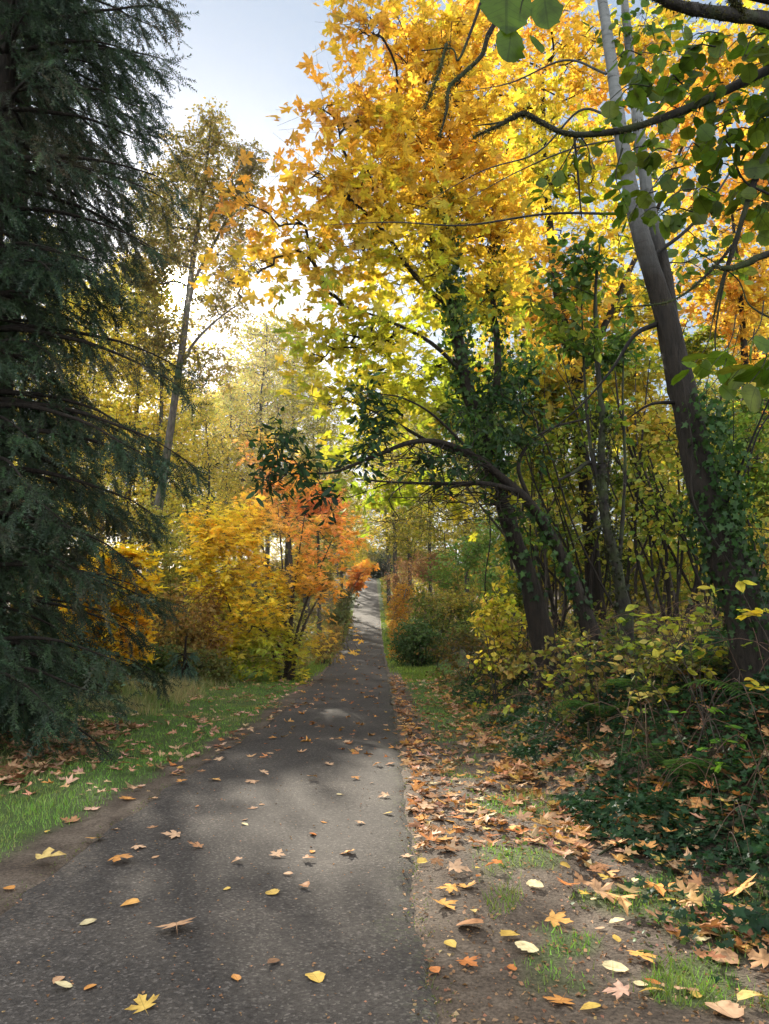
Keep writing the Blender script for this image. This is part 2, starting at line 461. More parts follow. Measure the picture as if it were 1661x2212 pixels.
def copy_thing(root, loc, rotz=0, scale=1, label=None, group=None):
    c = root.copy(); col.objects.link(c); c.location = Vector([float(a) for a in loc]); c.rotation_euler = (0, 0, rotz)
    c.scale = (scale, scale, scale) if not hasattr(scale, '__len__') else scale
    if label: c['label'] = label
    if group: c['group'] = group
    for ch in list(root.children):
        d = ch.copy(); col.objects.link(d); d.parent = c
    return c

# ================================================================== GROUND
def axis(segs):
    out = [np.arange(a, b, s) for a, b, s in segs]; return np.unique(np.round(np.concatenate(out), 4))
gx = axis([(-160, -40, 8), (-40, -12, 1), (-12, -6, .25), (-6, 6, .06), (6, 12, .25), (12, 40, 1), (40, 161, 8)])
gy = axis([(-20, 1, 1.5), (1, 15, .06), (15, 30, .15), (30, 60, .6), (60, 130, 1.5), (130, 420, 15)])
X, Yg = np.meshgrid(gx, gy)
Z = gz(X, Yg)
inside = smooth(.02, -.12, np.maximum(X - xr(Yg), xl(Yg) - X))
Z = Z - .05 * inside
V = np.stack([X, Yg, Z], -1).reshape(-1, 3)
nx = len(gx); i = np.arange(len(gy) - 1)[:, None] * nx; j = np.arange(nx - 1)[None]
quads = np.stack([i + j, i + j + 1, i + j + 1 + nx, i + j + nx], -1).reshape(-1, 4)
def masks(x, y):
    """grass cover 0..1 and bare dirt 0..1"""
    d = x - xr(y); e = xl(y) - x
    n1 = noise(x, y, 2.2, 1); n2 = noise(x, y, 6.0, 4); n3 = noise(x, y, .9, 8)
    left = smooth(.12 + .18 * np.clip(n1, -1, 1), .45, e - .2 * smooth(9, 4, y))
    farr = smooth(9, 14, y)
    right = (farr * smooth(.25, .55, d) * smooth(2.6, 1.6, d) + (1 - farr) * smooth(.1, .5, n1 + .45 * n2 + .1) * smooth(.3, .6, d) * smooth(3.0, 1.6, d) * .75)
    g = np.where(d > -.2, right, left) * smooth(80, 40, y)
    g = g + .8 * smooth(22, 26, y) * smooth(.02, .1, np.maximum(d, e)) * (np.maximum(d, e) < 1.2)
    return np.clip(g, 0, 1), n3
gm, n3 = masks(X, Yg)
dd = X - xr(Yg)
litter = smooth(1.5, 2.6, dd) * smooth(40, 20, Yg) + smooth(3.5, 5, xl(Yg) - X) * .6
Cg = np.stack([gm, np.clip(litter, 0, 1), .5 + .5 * n3], -1).reshape(-1, 3)

m, nt, out = mat_new('forest_floor'); L = nt.links
at_ = N(nt, 'ShaderNodeAttribute', attribute_name='tint'); sp = N(nt, 'ShaderNodeSeparateColor'); L.new(at_.outputs['Color'], sp.inputs[0])
tc = N(nt, 'ShaderNodeTexCoord')
na = N(nt, 'ShaderNodeTexNoise', i_Scale=3.0, i_Detail=8.0, i_Roughness=.7); L.new(tc.outputs['Object'], na.inputs['Vector'])
nb = N(nt, 'ShaderNodeTexNoise', i_Scale=45.0, i_Detail=5.0, i_Roughness=.7); L.new(tc.outputs['Object'], nb.inputs['Vector'])
vo = N(nt, 'ShaderNodeTexVoronoi', i_Scale=60.0); L.new(tc.outputs['Object'], vo.inputs['Vector'])
soil = ramp(nt, [(.3, (.048, .036, .027)), (.5, (.088, .067, .050)), (.72, (.15, .12, .092))], na.outputs['Fac']).outputs[0]
soil = mixc(nt, soil, ramp(nt, [(.35, gray(.45)), (.65, gray(1.35))], nb.outputs['Fac']).outputs[0], 1.0, 'MULTIPLY')
green = ramp(nt, [(.3, (.035, .05, .015)), (.7, (.07, .11, .03))], nb.outputs['Fac']).outputs[0]
brown = ramp(nt, [(.3, (.010, .009, .007)), (.7, (.05, .032, .018))], nb.outputs['Fac']).outputs[0]
c = mixc(nt, soil, green, sp.outputs[0]); c = mixc(nt, c, brown, sp.outputs[1])
b = N(nt, 'ShaderNodeBsdfPrincipled'); b.inputs['Roughness'].default_value = .95; b.inputs['Specular IOR Level'].default_value = .2
L.new(c, b.inputs['Base Color'])
bp = N(nt, 'ShaderNodeBump', i_Strength=.8, i_Distance=.02); L.new(nb.outputs['Fac'], bp.inputs['Height'])
bp2 = N(nt, 'ShaderNodeBump', i_Strength=.5, i_Distance=.008); L.new(vo.outputs['Distance'], bp2.inputs['Height']); L.new(bp.outputs[0], bp2.inputs['Normal'])
L.new(bp2.outputs[0], b.inputs['Normal']); L.new(b.outputs[0], out.inputs[0])
tag(build('ground', V, quads, m, C=Cg, smooth_shade=True), 'brown earth with mossy grass on both sides of the path', 'ground', kind='structure')

# ---- path
py_ = axis([(-12, 2, .3), (2, 25, .05), (25, 110, .3)])
s_ = np.linspace(0, 1, 30)
wob = .05 * noise(py_, py_ * 0, 3.0, 2) + .02 * noise(py_, py_ * 0, 9.0, 5)
wob2 = .045 * noise(py_, py_ * 0, 2.7, 9) + .03 * noise(py_, py_ * 0, 8.0, 7)
a_ = xl(py_) + wob; b_ = xr(py_) + wob2
PX = a_[:, None] + (b_ - a_)[:, None] * s_[None]; PY = np.repeat(py_[:, None], 30, 1)
PZ = gz(PX, PY) + .008; PZ[:, 0] -= .04; PZ[:, -1] -= .04
V = np.stack([PX, PY, PZ], -1).reshape(-1, 3)
i = np.arange(len(py_) - 1)[:, None] * 30; j = np.arange(29)[None]
quads = np.stack([i + j, i + j + 1, i + j + 31, i + j + 30], -1).reshape(-1, 4)
edge_r = smooth(.28, .0, (b_[:, None] - PX) + .10 * noise(PX, PY, 4, 3)); edge_l = smooth(.3, .0, (PX - a_[:, None]) + .1 * noise(PX, PY, 4, 6))
Cp = np.stack([edge_r, edge_l, .5 + .5 * noise(PX, PY, .8, 3)], -1).reshape(-1, 3)
m, nt, out = mat_new('asphalt'); L = nt.links
at_ = N(nt, 'ShaderNodeAttribute', attribute_name='tint'); sp = N(nt, 'ShaderNodeSeparateColor'); L.new(at_.outputs['Color'], sp.inputs[0])
tc = N(nt, 'ShaderNodeTexCoord')
v1 = N(nt, 'ShaderNodeTexVoronoi', i_Scale=85.0); L.new(tc.outputs['Object'], v1.inputs['Vector'])
v2 = N(nt, 'ShaderNodeTexVoronoi', i_Scale=150.0); L.new(tc.outputs['Object'], v2.inputs['Vector'])
big = N(nt, 'ShaderNodeTexNoise', i_Scale=.9, i_Detail=7.0, i_Roughness=.6); L.new(tc.outputs['Object'], big.inputs['Vector'])
fine = N(nt, 'ShaderNodeTexNoise', i_Scale=40.0, i_Detail=4.0); L.new(tc.outputs['Object'], fine.inputs['Vector'])
basec = ramp(nt, [(.3, (.038, .034, .031)), (.55, (.052, .046, .041)), (.75, (.084, .073, .063))], big.outputs['Fac']).outputs[0]
h1 = N(nt, 'ShaderNodeSeparateColor'); L.new(v1.outputs['Color'], h1.inputs[0])
st = ramp(nt, [(.0, gray(.55)), (.55, gray(.9)), (.82, gray(1.15)), (.93, gray(2.1)), (1.0, gray(3.0))], h1.outputs[0]).outputs[0]
ed = ramp(nt, [(.0, gray(1)), (.35, gray(.95)), (.7, gray(.45))], v1.outputs['Distance']).outputs[0]
stw = mixc(nt, gray(1.0), st, .55)
c = mixc(nt, basec, stw, 1.0, 'MULTIPLY')
c = mixc(nt, c, ramp(nt, [(.3, gray(.7)), (.7, gray(1.3))], fine.outputs['Fac']).outputs[0], 1.0, 'MULTIPLY')
nm_ = ramp(nt, [(.5, gray(0)), (.7, gray(.6))], fine.outputs['Fac']).outputs[0]
mm = N(nt, 'ShaderNodeMath', operation='MULTIPLY'); L.new(sp.outputs[0], mm.inputs[0]); L.new(nm_, mm.inputs[1])
c = mixc(nt, c, (.05, .065, .02), mm.outputs[0])
mm2 = N(nt, 'ShaderNodeMath', operation='MULTIPLY'); L.new(sp.outputs[1], mm2.inputs[0]); L.new(nm_, mm2.inputs[1])
c = mixc(nt, c, (.11, .085, .065), mm2.outputs[0])
b = N(nt, 'ShaderNodeBsdfPrincipled'); b.inputs['Roughness'].default_value = .9; b.inputs['Specular IOR Level'].default_value = .12
L.new(c, b.inputs['Base Color'])
bp = N(nt, 'ShaderNodeBump', i_Strength=.55, i_Distance=.006); L.new(v1.outputs['Distance'], bp.inputs['Height'])
bp2 = N(nt, 'ShaderNodeBump', i_Strength=.5, i_Distance=.004); L.new(v2.outputs['Distance'], bp2.inputs['Height']); L.new(bp.outputs[0], bp2.inputs['Normal'])
L.new(bp2.outputs[0], b.inputs['Normal']); L.new(b.outputs[0], out.inputs[0])
tag(build('path', V, quads, m, C=Cp, smooth_shade=True), 'worn dark asphalt footpath running up a gentle hill', 'path', kind='structure')

# ================================================================== GRASS (stuff)
def grass(name, label, n, region, h, w, cols, lean=.35, mask=True, cat='grass', msk=None):
    x0, x1, y0, y1 = region
    # density falls with distance
    u = R.uniform(0, 1, n * 3); y = y0 * (y1 / y0) ** u
    x = R.uniform(x0, x1, n * 3)
    if mask is True:
        g, _ = masks(x, y); k = R.uniform(0, 1, len(x)) < g
    elif msk is not None: k = R.uniform(0, 1, len(x)) < msk(x, y)
    x, y = x[k][:n], y[k][:n]; n = len(x)
    z = gz(x, y)
    P = np.stack([x, y, z - .004], -1)
    al = norm(np.stack([R.normal(0, lean, n), R.normal(0, lean, n), np.ones(n)], -1))
    nm = norm(R.normal(0, 1, (n, 3)) * [1, 1, .1])
    hh = h * np.clip(R.normal(1, .35, n), .3, 2) * (1 + .4 * noise(x, y, 2.5, 7))
    b = Bag(); C = pal_pick(P, cols, 1.7, 5)
    leaves(b, BLADE, P, nm, al, hh, C, 0, 0, width=w * (1 + y / 9))
    return tag(b.build(name, M_GRASS), label, cat, kind='stuff')
GR = [(.07, .14, .02), (.12, .25, .03), (.18, .36, .05), (.20, .28, .06), (.26, .26, .09)]
grass('grass', 'short green grass on the verges either side of the path', 130000, (-9, 3.2, 3.0, 24), .04, .0045, GR)
grass('grass', 'bright green moss and grass along the far path edges', 26000, (-3.5, 1.6, 20, 70), .07, .010, [(.13, .20, .03), (.20, .30, .03), (.14, .17, .05)])
def dry_mask(x, y):
    px, py, _ = project(np.stack([x, y, gz(x, y)], -1))
    return smooth(120, 220, px) * smooth(660, 560, px) * smooth(1.6, 2.8, xl(y) - x) 
grass('dry_grass', 'tall dry straw-coloured grass in front of the left bushes', 18000, (-9, -1.5, 12.5, 20), .22, .0045,
      [(.30, .27, .12), (.44, .38, .2), (.20, .27, .07), (.14, .24, .05)], .4, None, msk=dry_mask)
# weeds under the right bank and grass tufts
def edge_mask(x, y): return np.exp(-((x - xr(y)) / .07) ** 2) * (.25 + .75 * (noise(x, y, 3.3, 77) > -.1)) + np.exp(-((x - xl(y)) / .07) ** 2) * (.2 + .8 * (noise(x, y, 3.1, 70) > .1))
grass('grass', 'fringe of moss and short grass creeping over the asphalt rims', 12000, (-4.5, .8, 3.0, 22), .018, .005, [(.07, .10, .02), (.12, .16, .03), (.16, .15, .06)], .8, None, msk=edge_mask)
grass('grass', 'loose grass tufts among the leaf litter on the right verge', 9000, (.3, 3.2, 3.0, 10), .075, .004,
      [(.07, .12, .02), (.13, .20, .03), (.2, .2, .07)], .5, None, msk=lambda x, y: smooth(.45, .75, noise(x, y, 3.1, 12)) * (x > xr(y) + .35))

# ================================================================== CONIFERS
def conifer(name, label, base, H, radf, colours, boughs=None, hmin=.4, step=.30, nper=6, sp_size=.25, dens=1.0, tr=.16, seed=0, hmax=None, group=None):
    o = thing(name, label, 'conifer', base, group)
    bt, bl = Bag(), Bag()
    base = np.array(base, float)
    hs = np.linspace(0, H, 14)
    tube(bt, [base + [.05 * math.sin(h), 0, h - .1] for h in hs], [tr * (1 - h / H) + .02 for h in hs], 10, (1, 1, 1), .05, 3, .3)
    list_b = []
    h = hmin
    while h < (hmax or H - .5):
        r = radf(h)
        for k in range(nper):
            az = R.uniform(0, 2 * np.pi); rr = r * R.uniform(.7, 1.12)
            tip = base + [math.cos(az) * rr, math.sin(az) * rr, h - .18 * rr + R.normal(0, .12)]
            list_b.append((base + [0, 0, h + .1], tip, .22))
        h += step * R.uniform(.7, 1.3)
    for s, t in (boughs or []): list_b.append((np.array(s), np.array(t), .22))
    SP_, SN, SA, SS = [], [], [], []
    for s, t, dr in list_b:
        Lb = np.linalg.norm(t - s); n = max(6, int(Lb / .10 * dens))
        f = np.linspace(0, 1, 7)[:, None]
        arc = s * (1 - f) + t * f + np.array([0, 0, 1]) * (4 * f * (1 - f)) * Lb * .09 + R.normal(0, .02, (7, 3)) * Lb * .5 * f
        tube(bt, arc, np.linspace(.012 + .012 * Lb, .004, 7), 5, (1, 1, 1), 0, 2)
        f = R.uniform(.12, 1, n); q = np.stack([np.interp(f, np.linspace(0, 1, 7), arc[:, c]) for c in range(3)], -1)
        d = norm((t - s)[None] + 0 * q); sd = norm(np.cross(d, [0, 0, 1.0]))
        sg = np.where(R.uniform(0, 1, n) < .5, 1, -1)[:, None]
        Ls = (.22 + .34 * (1 - f) + .1) * R.uniform(.6, 1.2, n) * min(1, Lb / 1.6 + .3)
        sdir = norm(sd * sg * R.uniform(.4, 1, (n, 1)) + d * .75 + np.array([0, 0, -.55]) + R.normal(0, .18, (n, 3)))
        e = q + sdir * Ls[:, None] + np.array([0, 0, -1]) * (Ls ** 2 * .5)[:, None]
        sticks(bt, q, e, .004, .0015, (1, 1, 1), 3)
        for kk in range(6):
            ff = R.uniform(.1, 1, n)[:, None]
            p = q * (1 - ff) + e * ff
            a = norm(sdir + R.normal(0, .38, (n, 3)) + np.array([0, 0, -.5 * R.uniform(0, 1)]))
            SP_.append(p); SA.append(a); SN.append(norm(np.array([0, 0, 1.0]) + R.normal(0, .5, (n, 3)))); SS.append(sp_size * R.uniform(.6, 1.25, n))
        # leader at the tip
        SP_.append(arc[-3:]); SA.append(np.repeat(d[:1], 3, 0) + R.normal(0, .15, (3, 3))); SN.append(np.repeat([[0, 0, 1.0]], 3, 0)); SS.append(np.full(3, sp_size * 1.2))
    P = np.concatenate(SP_); A = np.concatenate(SA); Nn = np.concatenate(SN); S = np.concatenate(SS)
    px, py, dep = project(P)
    k = sun_gap(1.5)(P) & (px > -350) & (px < 2000) & (py > -250) & (dep > 1) & (P[:, 2] > gz(P[:, 0], P[:, 1]) + .02)
    P, A, Nn, S = P[k], A[k], Nn[k], S[k]
    leaves(bl, SPRAY, P, Nn, A, S, pal_pick(P, colours, 1.3, seed), curl=.25, fold=0)
    bt.build('trunk', M_BARK, o, base, True); bl.build('crown', M_NEEDLE, o, base)
    return o
CON = [(.014, .032, .017), (.024, .046, .022), (.038, .066, .028), (.022, .042, .024), (.070, .064, .035)]
cb = np.array([-5.0, 9.2, float(gz(-5.0, 9.2))])
def r1(h): return float(np.interp(h, [0, .5, 1.2, 2.2, 2.9, 3.3, 3.7, 5.2, 5.8, 7, 9, 11, 16, 20], [1.9, 2.1, 1.8, 2.0, 2.5, 2.5, 1.4, 1.3, 1.8, 2.05, 2.0, 1.9, 1.5, .3]))
def bh(px, py, Y, h): t = at(px, py, Y); return (cb + [0, 0, h], t)
bo = [bh(378, 25, 8.9, 9.0), bh(372, 130, 9.0, 8.6), bh(345, 330, 9.2, 8.0), bh(360, 440, 9.2, 7.3), bh(340, 540, 9.3, 6.6), bh(405, 845, 9.0, 5.0), bh(395, 800, 9.4, 5.0),
      bh(418, 1000, 8.8, 4.0), bh(385, 1050, 8.7, 3.7), bh(350, 1120, 8.9, 3.2), bh(330, 960, 9.2, 4.2), bh(290, 1290, 8.8, 2.0), bh(250, 1430, 8.2, 1.0), bh(200, 1500, 8.0, .7), bh(120, 1540, 7.6, .7), bh(330,1000,8.4,4.0), bh(390,1010,9.2,4.1)]
conifer('conifer_tree', 'huge dark green conifer with drooping boughs filling the left edge, in front', cb, 20, r1, CON, bo, seed=2, hmax=12.5, nper=7, group='dark conifers on the left')
cb2 = np.array([-6.6, 13.0, float(gz(-6.6, 13.0))])
conifer('conifer_tree', 'second dark conifer standing behind the huge one at the left edge', cb2, 24, lambda h: 2.9 * (1 - h / 26) if not (4.4 < h < 7.4) else .9, CON, None, seed=5, hmax=16, nper=6, hmin=.8, step=.42, sp_size=.32, dens=.6, group='dark conifers on the left')
cb3 = np.array([*at(395, 1440, 17.2)[:2], 0]); cb3[2] = gz(cb3[0], cb3[1])
conifer('conifer_sapling', 'small blue-green conifer sapling in the long grass below the brown bush', cb3, 1.2, lambda h: .45 * (1 - h / 1.3), [(.06, .13, .09), (.09, .17, .12)], None, seed=6, hmin=.1, step=.12, nper=5, sp_size=.13, tr=.03)

# ================================================================== LEFT DECIDUOUS
def gbase(px, Y, dy=0):
    x = (px - 830.5) / F * Y * 1.0 * (CP); x = at(px, 1340, Y)[0]; return np.array([x, Y, float(gz(x, Y)) - .05])

OLIVE = [(.24, .25, .06), (.36, .34, .07), (.48, .42, .08), (.30, .34, .08)]
GOLD = [(.44, .39, .06), (.60, .50, .07), (.72, .57, .08), (.44, .46, .09)]
base = gbase(322, 26)
tk = [base] + [at(x, y, 26) for x, y in [(336, 1150), (352, 1040), (372, 900), (395, 740), (412, 600), (426, 500), (441, 400), (452, 300), (456, 250)]]
tk2 = [at(400, 690, 26), at(424, 600, 26), at(460, 530, 26.2), at(500, 450, 26.4), at(528, 370, 26.5)]
tk3 = [at(385, 800, 26), at(420, 740, 26), at(470, 690, 26.3), at(540, 640, 26.5)]
tree('cottonwood_tree', 'tallest slim cottonwood with pale trunk and thin olive crown, beside the sun', 'tree', base,
     [(tk, [.20, .17, .15, .13, .12, .11, .08, .06, .04, .02]), (tk2, [.07, .06, .05, .03, .015]), (tk3, [.06, .05, .03, .012])],
     [(455, 290, 40, 55, 26), (525, 375, 42, 60, 26), (430, 390, 48, 60, 26), (392, 340, 26, 50, 26), (470, 470, 75, 60, 26), (400, 540, 50, 60, 26), (500, 570, 60, 50, 26.5, None, .7),
      (340, 470, 50, 110, 26), (350, 720, 60, 60, 26, None, .8), (470, 660, 70, 60, 27, None, .6), (450, 790, 60, 50, 26, None, .7), (330, 610, 40, 50, 26.5)],
     RHOMB, 850, 36, .48, .10, lambda p: pal_pick(p, [(.13, .11, .035), (.20, .17, .05), (.30, .24, .06), (.18, .17, .05)], .5, 1), M_GREEN, M_BARK_PALE, tip=.008, rnd=1.0, droop=1.0, gap=lambda p: sun_gap(1.3)(p) & light_gap(p), tr=.005, group='slim cottonwoods on the left')

# prototype slim tree for the background, copied
def slim_proto(name, label, H, rw, cols, nt_, per, leaf, seed, bark=M_BARK_PALE, low=.25, tr=.14, group=None):
    o = thing(name, label, 'tree', (0, 0, 0), group)
    bt, bl = Bag(), Bag()
    hs = np.linspace(0, H, 9)
    wob = np.cumsum(R.normal(0, .12, (9, 2)), 0) * np.linspace(.2, 1, 9)[:, None]
    pts = [(wob[k, 0], wob[k, 1], h - .1) for k, h in enumerate(hs)]
    Q = tube(bt, pts, [tr * (1 - .85 * h / H) for h in hs], 8, (1, 1, 1), .03, 3, .2)
    zz = R.uniform(low, 1, nt_) ** .85 * H
    rr = rw * np.sqrt(np.clip(1 - ((zz / H - .5) / .56) ** 2, .05, 1)) * np.sqrt(R.uniform(0, 1, nt_)) * (1 + .4 * noise(zz, zz * 0, 1.5, seed))
    az = R.uniform(0, 2 * np.pi, nt_)
    tg = np.stack([rr * np.cos(az), rr * np.sin(az), zz], -1)
    grow(Q[len(Q) // 6:], None, tg, bt, (1, 1, 1), .008, maxr=.05, up=-.6)
    twig_leaves(bt, bl, RHOMB, tg, per, .5, leaf, lambda p: pal_pick(p, cols, .6, seed), 1, 1.0, 1.0, .2, 3, .005, (1, 1, 1))
    bt.build('trunk', bark, o, None, True); bl.build('crown', M_GREEN, o, None)
    return o
pg = slim_proto('birch_tree', 'tmp', 13, 1.6, GOLD, 420, 24, .11, 3)
po = slim_proto('cottonwood_tree', 'tmp', 14, 2.0, OLIVE, 460, 24, .11, 7)
pgr = slim_proto('alder_tree', 'tmp', 12, 2.6, [(.10, .14, .03), (.20, .22, .04), (.36, .32, .05), (.28, .24, .05)], 460, 24, .13, 9)
BG = [  # proto, px, Y, height of top px, label
 (po, 545, 46, 700, 'olive cottonwood just right of the sun behind the orange maple'),
 (po, 612, 50, 690, 'olive cottonwood rising above the orange maple, left of the path'),
 (pg, 480, 44, 830, 'golden birch with thin trunk between tall cottonwood and orange maple'),
 (pg, 315, 29, 600, 'birch with white mottled trunk just left of the tallest cottonwood'),
 (pg, 250, 30, 560, 'golden tree glimpsed between the conifer boughs, right of three'),
 (pg, 185, 32, 600, 'golden tree glimpsed between the conifer boughs, middle of three'),
 (pg, 110, 34, 620, 'golden tree glimpsed between the conifer boughs, left of three'),
 (po, 690, 45, 860, 'narrow olive tree above the red tip of the orange maple'),
 (pg, 430, 36, 860, 'low golden birch behind the yellow side of the large maple bush'),
 (pg, 655, 52, 980, 'distant golden tree close left of the path behind the maple bush'),
 (po, 395, 38, 830, 'hazy olive tree straight below the sun'),
 (pg, 520, 58, 800, 'golden tree far back between the two olive cottonwoods'),
 (po, 460, 62, 850, 'far olive tree right under the fork of the tallest cottonwood'),
 (po, 580, 70, 760, 'far olive tree between the two olive cottonwoods'),
 (pg, 350, 50, 790, 'far golden tree below the sun between birch and tall trunk'),
 (po, 660, 64, 800, 'far olive tree above the orange maple at its right'),
 (pg, 715, 90, 980, 'far golden tree over the red side of the maple bush'),
 (po, 30, 40, 500, 'tree far behind the conifers at the left edge of the photo'),
 (po, 740, 66, 985, 'far olive tree at the left side of the path top'),
 (pg, 770, 84, 1090, 'thin pale stemmed tree at left of the path crest'),
 (pg, 858, 62, 830, 'pale thick trunked tree standing right of the path end'),
 (po, 884, 66, 860, 'thinner pale trunk right beside the thick pale trunk at path end'),
 (po, 842, 74, 900, 'dark thin trunk just left of the thick pale trunk at path end'),
 (pgr, 930, 48, 900, 'green alder above the reddish brown bush right of the path'),
 (pgr, 1010, 40, 820, 'green yellow alder behind the ivy covered trunk'),
 (pgr, 1110, 34, 860, 'green yellow alder seen between the two leaning trunks'),
 (pg, 1215, 37, 880, 'golden tree far behind the thin mossy trunk'),
 (pgr, 1330, 33, 900, 'green alder far behind, right of the thin mossy trunk'),
 (pg, 1440, 36, 900, 'golden tree far behind the thick leaning trunk'),
 (pgr, 1560, 31, 830, 'green yellow tree far behind at right edge beside lichen branches'),
 (pg, 1670, 35, 640, 'golden tree half cut off by the right edge of the photo'),
]
used = set()
for k, (p, px, Y, top, lab) in enumerate(BG):
    b = gbase(px, Y); zt = at(px, top, Y)[2] - b[2]
    H0 = {pg: 13, po: 14, pgr: 12}[p]; s = zt / H0
    sw = max(s, .75) if Y < 60 else s * 1.1
    if p not in used:
        used.add(p); p.location = Vector([float(a) for a in b]); p.scale = (sw, sw, s); p['label'] = lab; p['group'] = 'background trees'
    else: copy_thing(p, b, k * 1.3, (sw, sw, s), lab, 'background trees')
# wall of trees beyond the crest and far to both sides
FAR = [(-52, 62), (-40, 70), (-30, 58), (-22, 74), (-14, 90), (-9, 118), (-3.5, 124), (1.5, 116), (5.5, 128), (10, 108), (16, 84), (23, 66), (30, 58), (38, 64), (47, 56), (-24, 46), (26, 44), (-36, 48), (36, 46), (-16, 44), (19, 50),
       (-12, 60), (-8.5, 76), (13, 62), (9, 80), (-6.0, 98), (4.2, 100), (17, 36), (24, 34)]
for k, (x, y) in enumerate(FAR):
    p = (po, pg, pgr)[k % 3]
    b = np.array([x, y, float(gz(x, y)) - .1]); s = R.uniform(.8, 1.1) * (1 if y < 90 else .9)
    copy_thing(p, b, k * 2.1, (s * 1.5, s * 1.5, s * .95), 'far tree in the hazy golden wood closing the view', 'far wood beyond the bushes')

MY = [(.72, .62, .07), (.90, .72, .08), (.95, .70, .09), (.95, .64, .10)]
MO = [(.95, .60, .12), (.95, .50, .13), (.92, .42, .14), (.88, .33, .13)]
MG = [(.36, .52, .10), (.58, .66, .10), (.85, .74, .09), (.52, .60, .10)]
def bushcol(p):
    px, py, _ = project(p)
    y = pal_pick(p, MY, .9, 3); o = pal_pick(p, MO, 1.3, 4); g = pal_pick(p, MG, 1.2, 5)
    n = noise(p[:, 0], p[:, 2], 1.1, 2)
    # ripened from the right top: world height and x decide
    zz = p[:, 2]; xx = p[:, 0]
    fo = smooth(-.5, 1.1, (xx + 2.4) * .7 + (zz - 2.8) * .3 + n * .45)
    fg = smooth(-.1, 1.0, (1.7 - zz) * .6 + n * .5 - (xx + 3.6) * .1)
    c = y * (1 - fo[:, None]) + o * fo[:, None]
    return c * (1 - fg[:, None]) + g * fg[:, None]
b = gbase(622, 20.5)
st = []
for k in range(9):
    a0 = b + [R.normal(0, .12), R.normal(0, .12), 0]
    e = at(*[(470, 1180), (540, 1100), (600, 1090), (660, 1100), (720, 1160), (500, 1330), (700, 1270), (560, 1250), (640, 1200)][k], 20.5 + R.normal(0, .5))
    mid = a0 * .6 + e * .4 + [0, 0, .5]
    st.append(([a0, a0 * .85 + e * .15 + [0, 0, .3], mid, e], [.05, .04, .03, .008]))
tree('maple_bush', 'large golden maple bush turning orange red on its right, left of the path', 'bush', b, st,
     [(480, 1150, 62, 50, 20.5), (545, 1110, 55, 40, 20.8), (610, 1130, 60, 48, 20.5), (680, 1160, 60, 55, 20.3), (738, 1195, 38, 42, 20.3), (788, 1232, 22, 12, 21), (455, 1200, 50, 45, 20.3), (440, 1120, 35, 40, 20.5),
      (545, 1220, 80, 55, 20), (650, 1235, 75, 55, 20), (700, 1275, 36, 25, 20), (470, 1270, 60, 35, 20), (580, 1320, 80, 50, 19.7), (500, 1380, 50, 45, 20.2), (635, 1360, 45, 40, 19.8), (575, 1400, 70, 35, 19.6), (530,1165,60,40,20.2), (480, 1400, 50, 40, 19.8), (430, 1230, 40, 50, 20.2)],
     MAPLE_S, 640, 12, .36, .15, bushcol, M_MAPLE, M_TWIG, up=1.3, rnd=.45, droop=.9, tip=.004, maxr=.03, gap=light_gap, filldown=.2)
b = gbase(640, 28)
tree('maple_tree', 'red orange topped maple rising behind the golden bush beside the path', 'tree', b,
     [([b, at(630, 1250, 28), at(620, 1120, 28), at(600, 1000, 28), at(575, 950, 28)], [.09, .08, .06, .035, .015])],
     [(562, 975, 38, 35, 28), (610, 1010, 55, 40, 28), (650, 1060, 65, 45, 28), (560, 1050, 40, 50, 28), (700, 1100, 50, 50, 28), (735, 1150, 45, 50, 28), (600, 1120, 60, 40, 28)],
     MAPLE_S, 260, 12, .42, .18, lambda p: pal_pick(p, MY[2:] + MO, .9, 7), M_MAPLE, M_TWIG, up=1.2, rnd=.6, droop=.8, tip=.006, maxr=.04, gap=light_gap)
b = gbase(262, 16.5)
tree('maple_tree', 'bright yellow young maple just right of the conifer boughs', 'tree', b,
     [([b, at(262, 1400, 16.5), at(252, 1290, 16.5), at(240, 1200, 16.5)], [.05, .045, .03, .012]), ([at(262, 1400, 16.5), at(290, 1330, 16.4), at(305, 1270, 16.3)], [.035, .02, .008])],
     [(272, 1205, 40, 28, 16.5), (225, 1235, 55, 35, 16.7), (290, 1265, 38, 25, 16.2), (250, 1300, 50, 35, 16.5), (270, 1345, 45, 28, 16.3), (285, 1405, 22, 14, 16.2), (190, 1290, 50, 40, 16.8), (200, 1370, 60, 40, 17)],
     MAPLE_S, 210, 16, .28, .19, lambda p: pal_pick(p, [(.62, .54, .05), (.84, .64, .05), (.9, .64, .06), (.86, .56, .06)], 1.1, 9), M_MAPLE, M_TWIG, up=1.3, rnd=.5, droop=.9, tip=.004, maxr=.03)

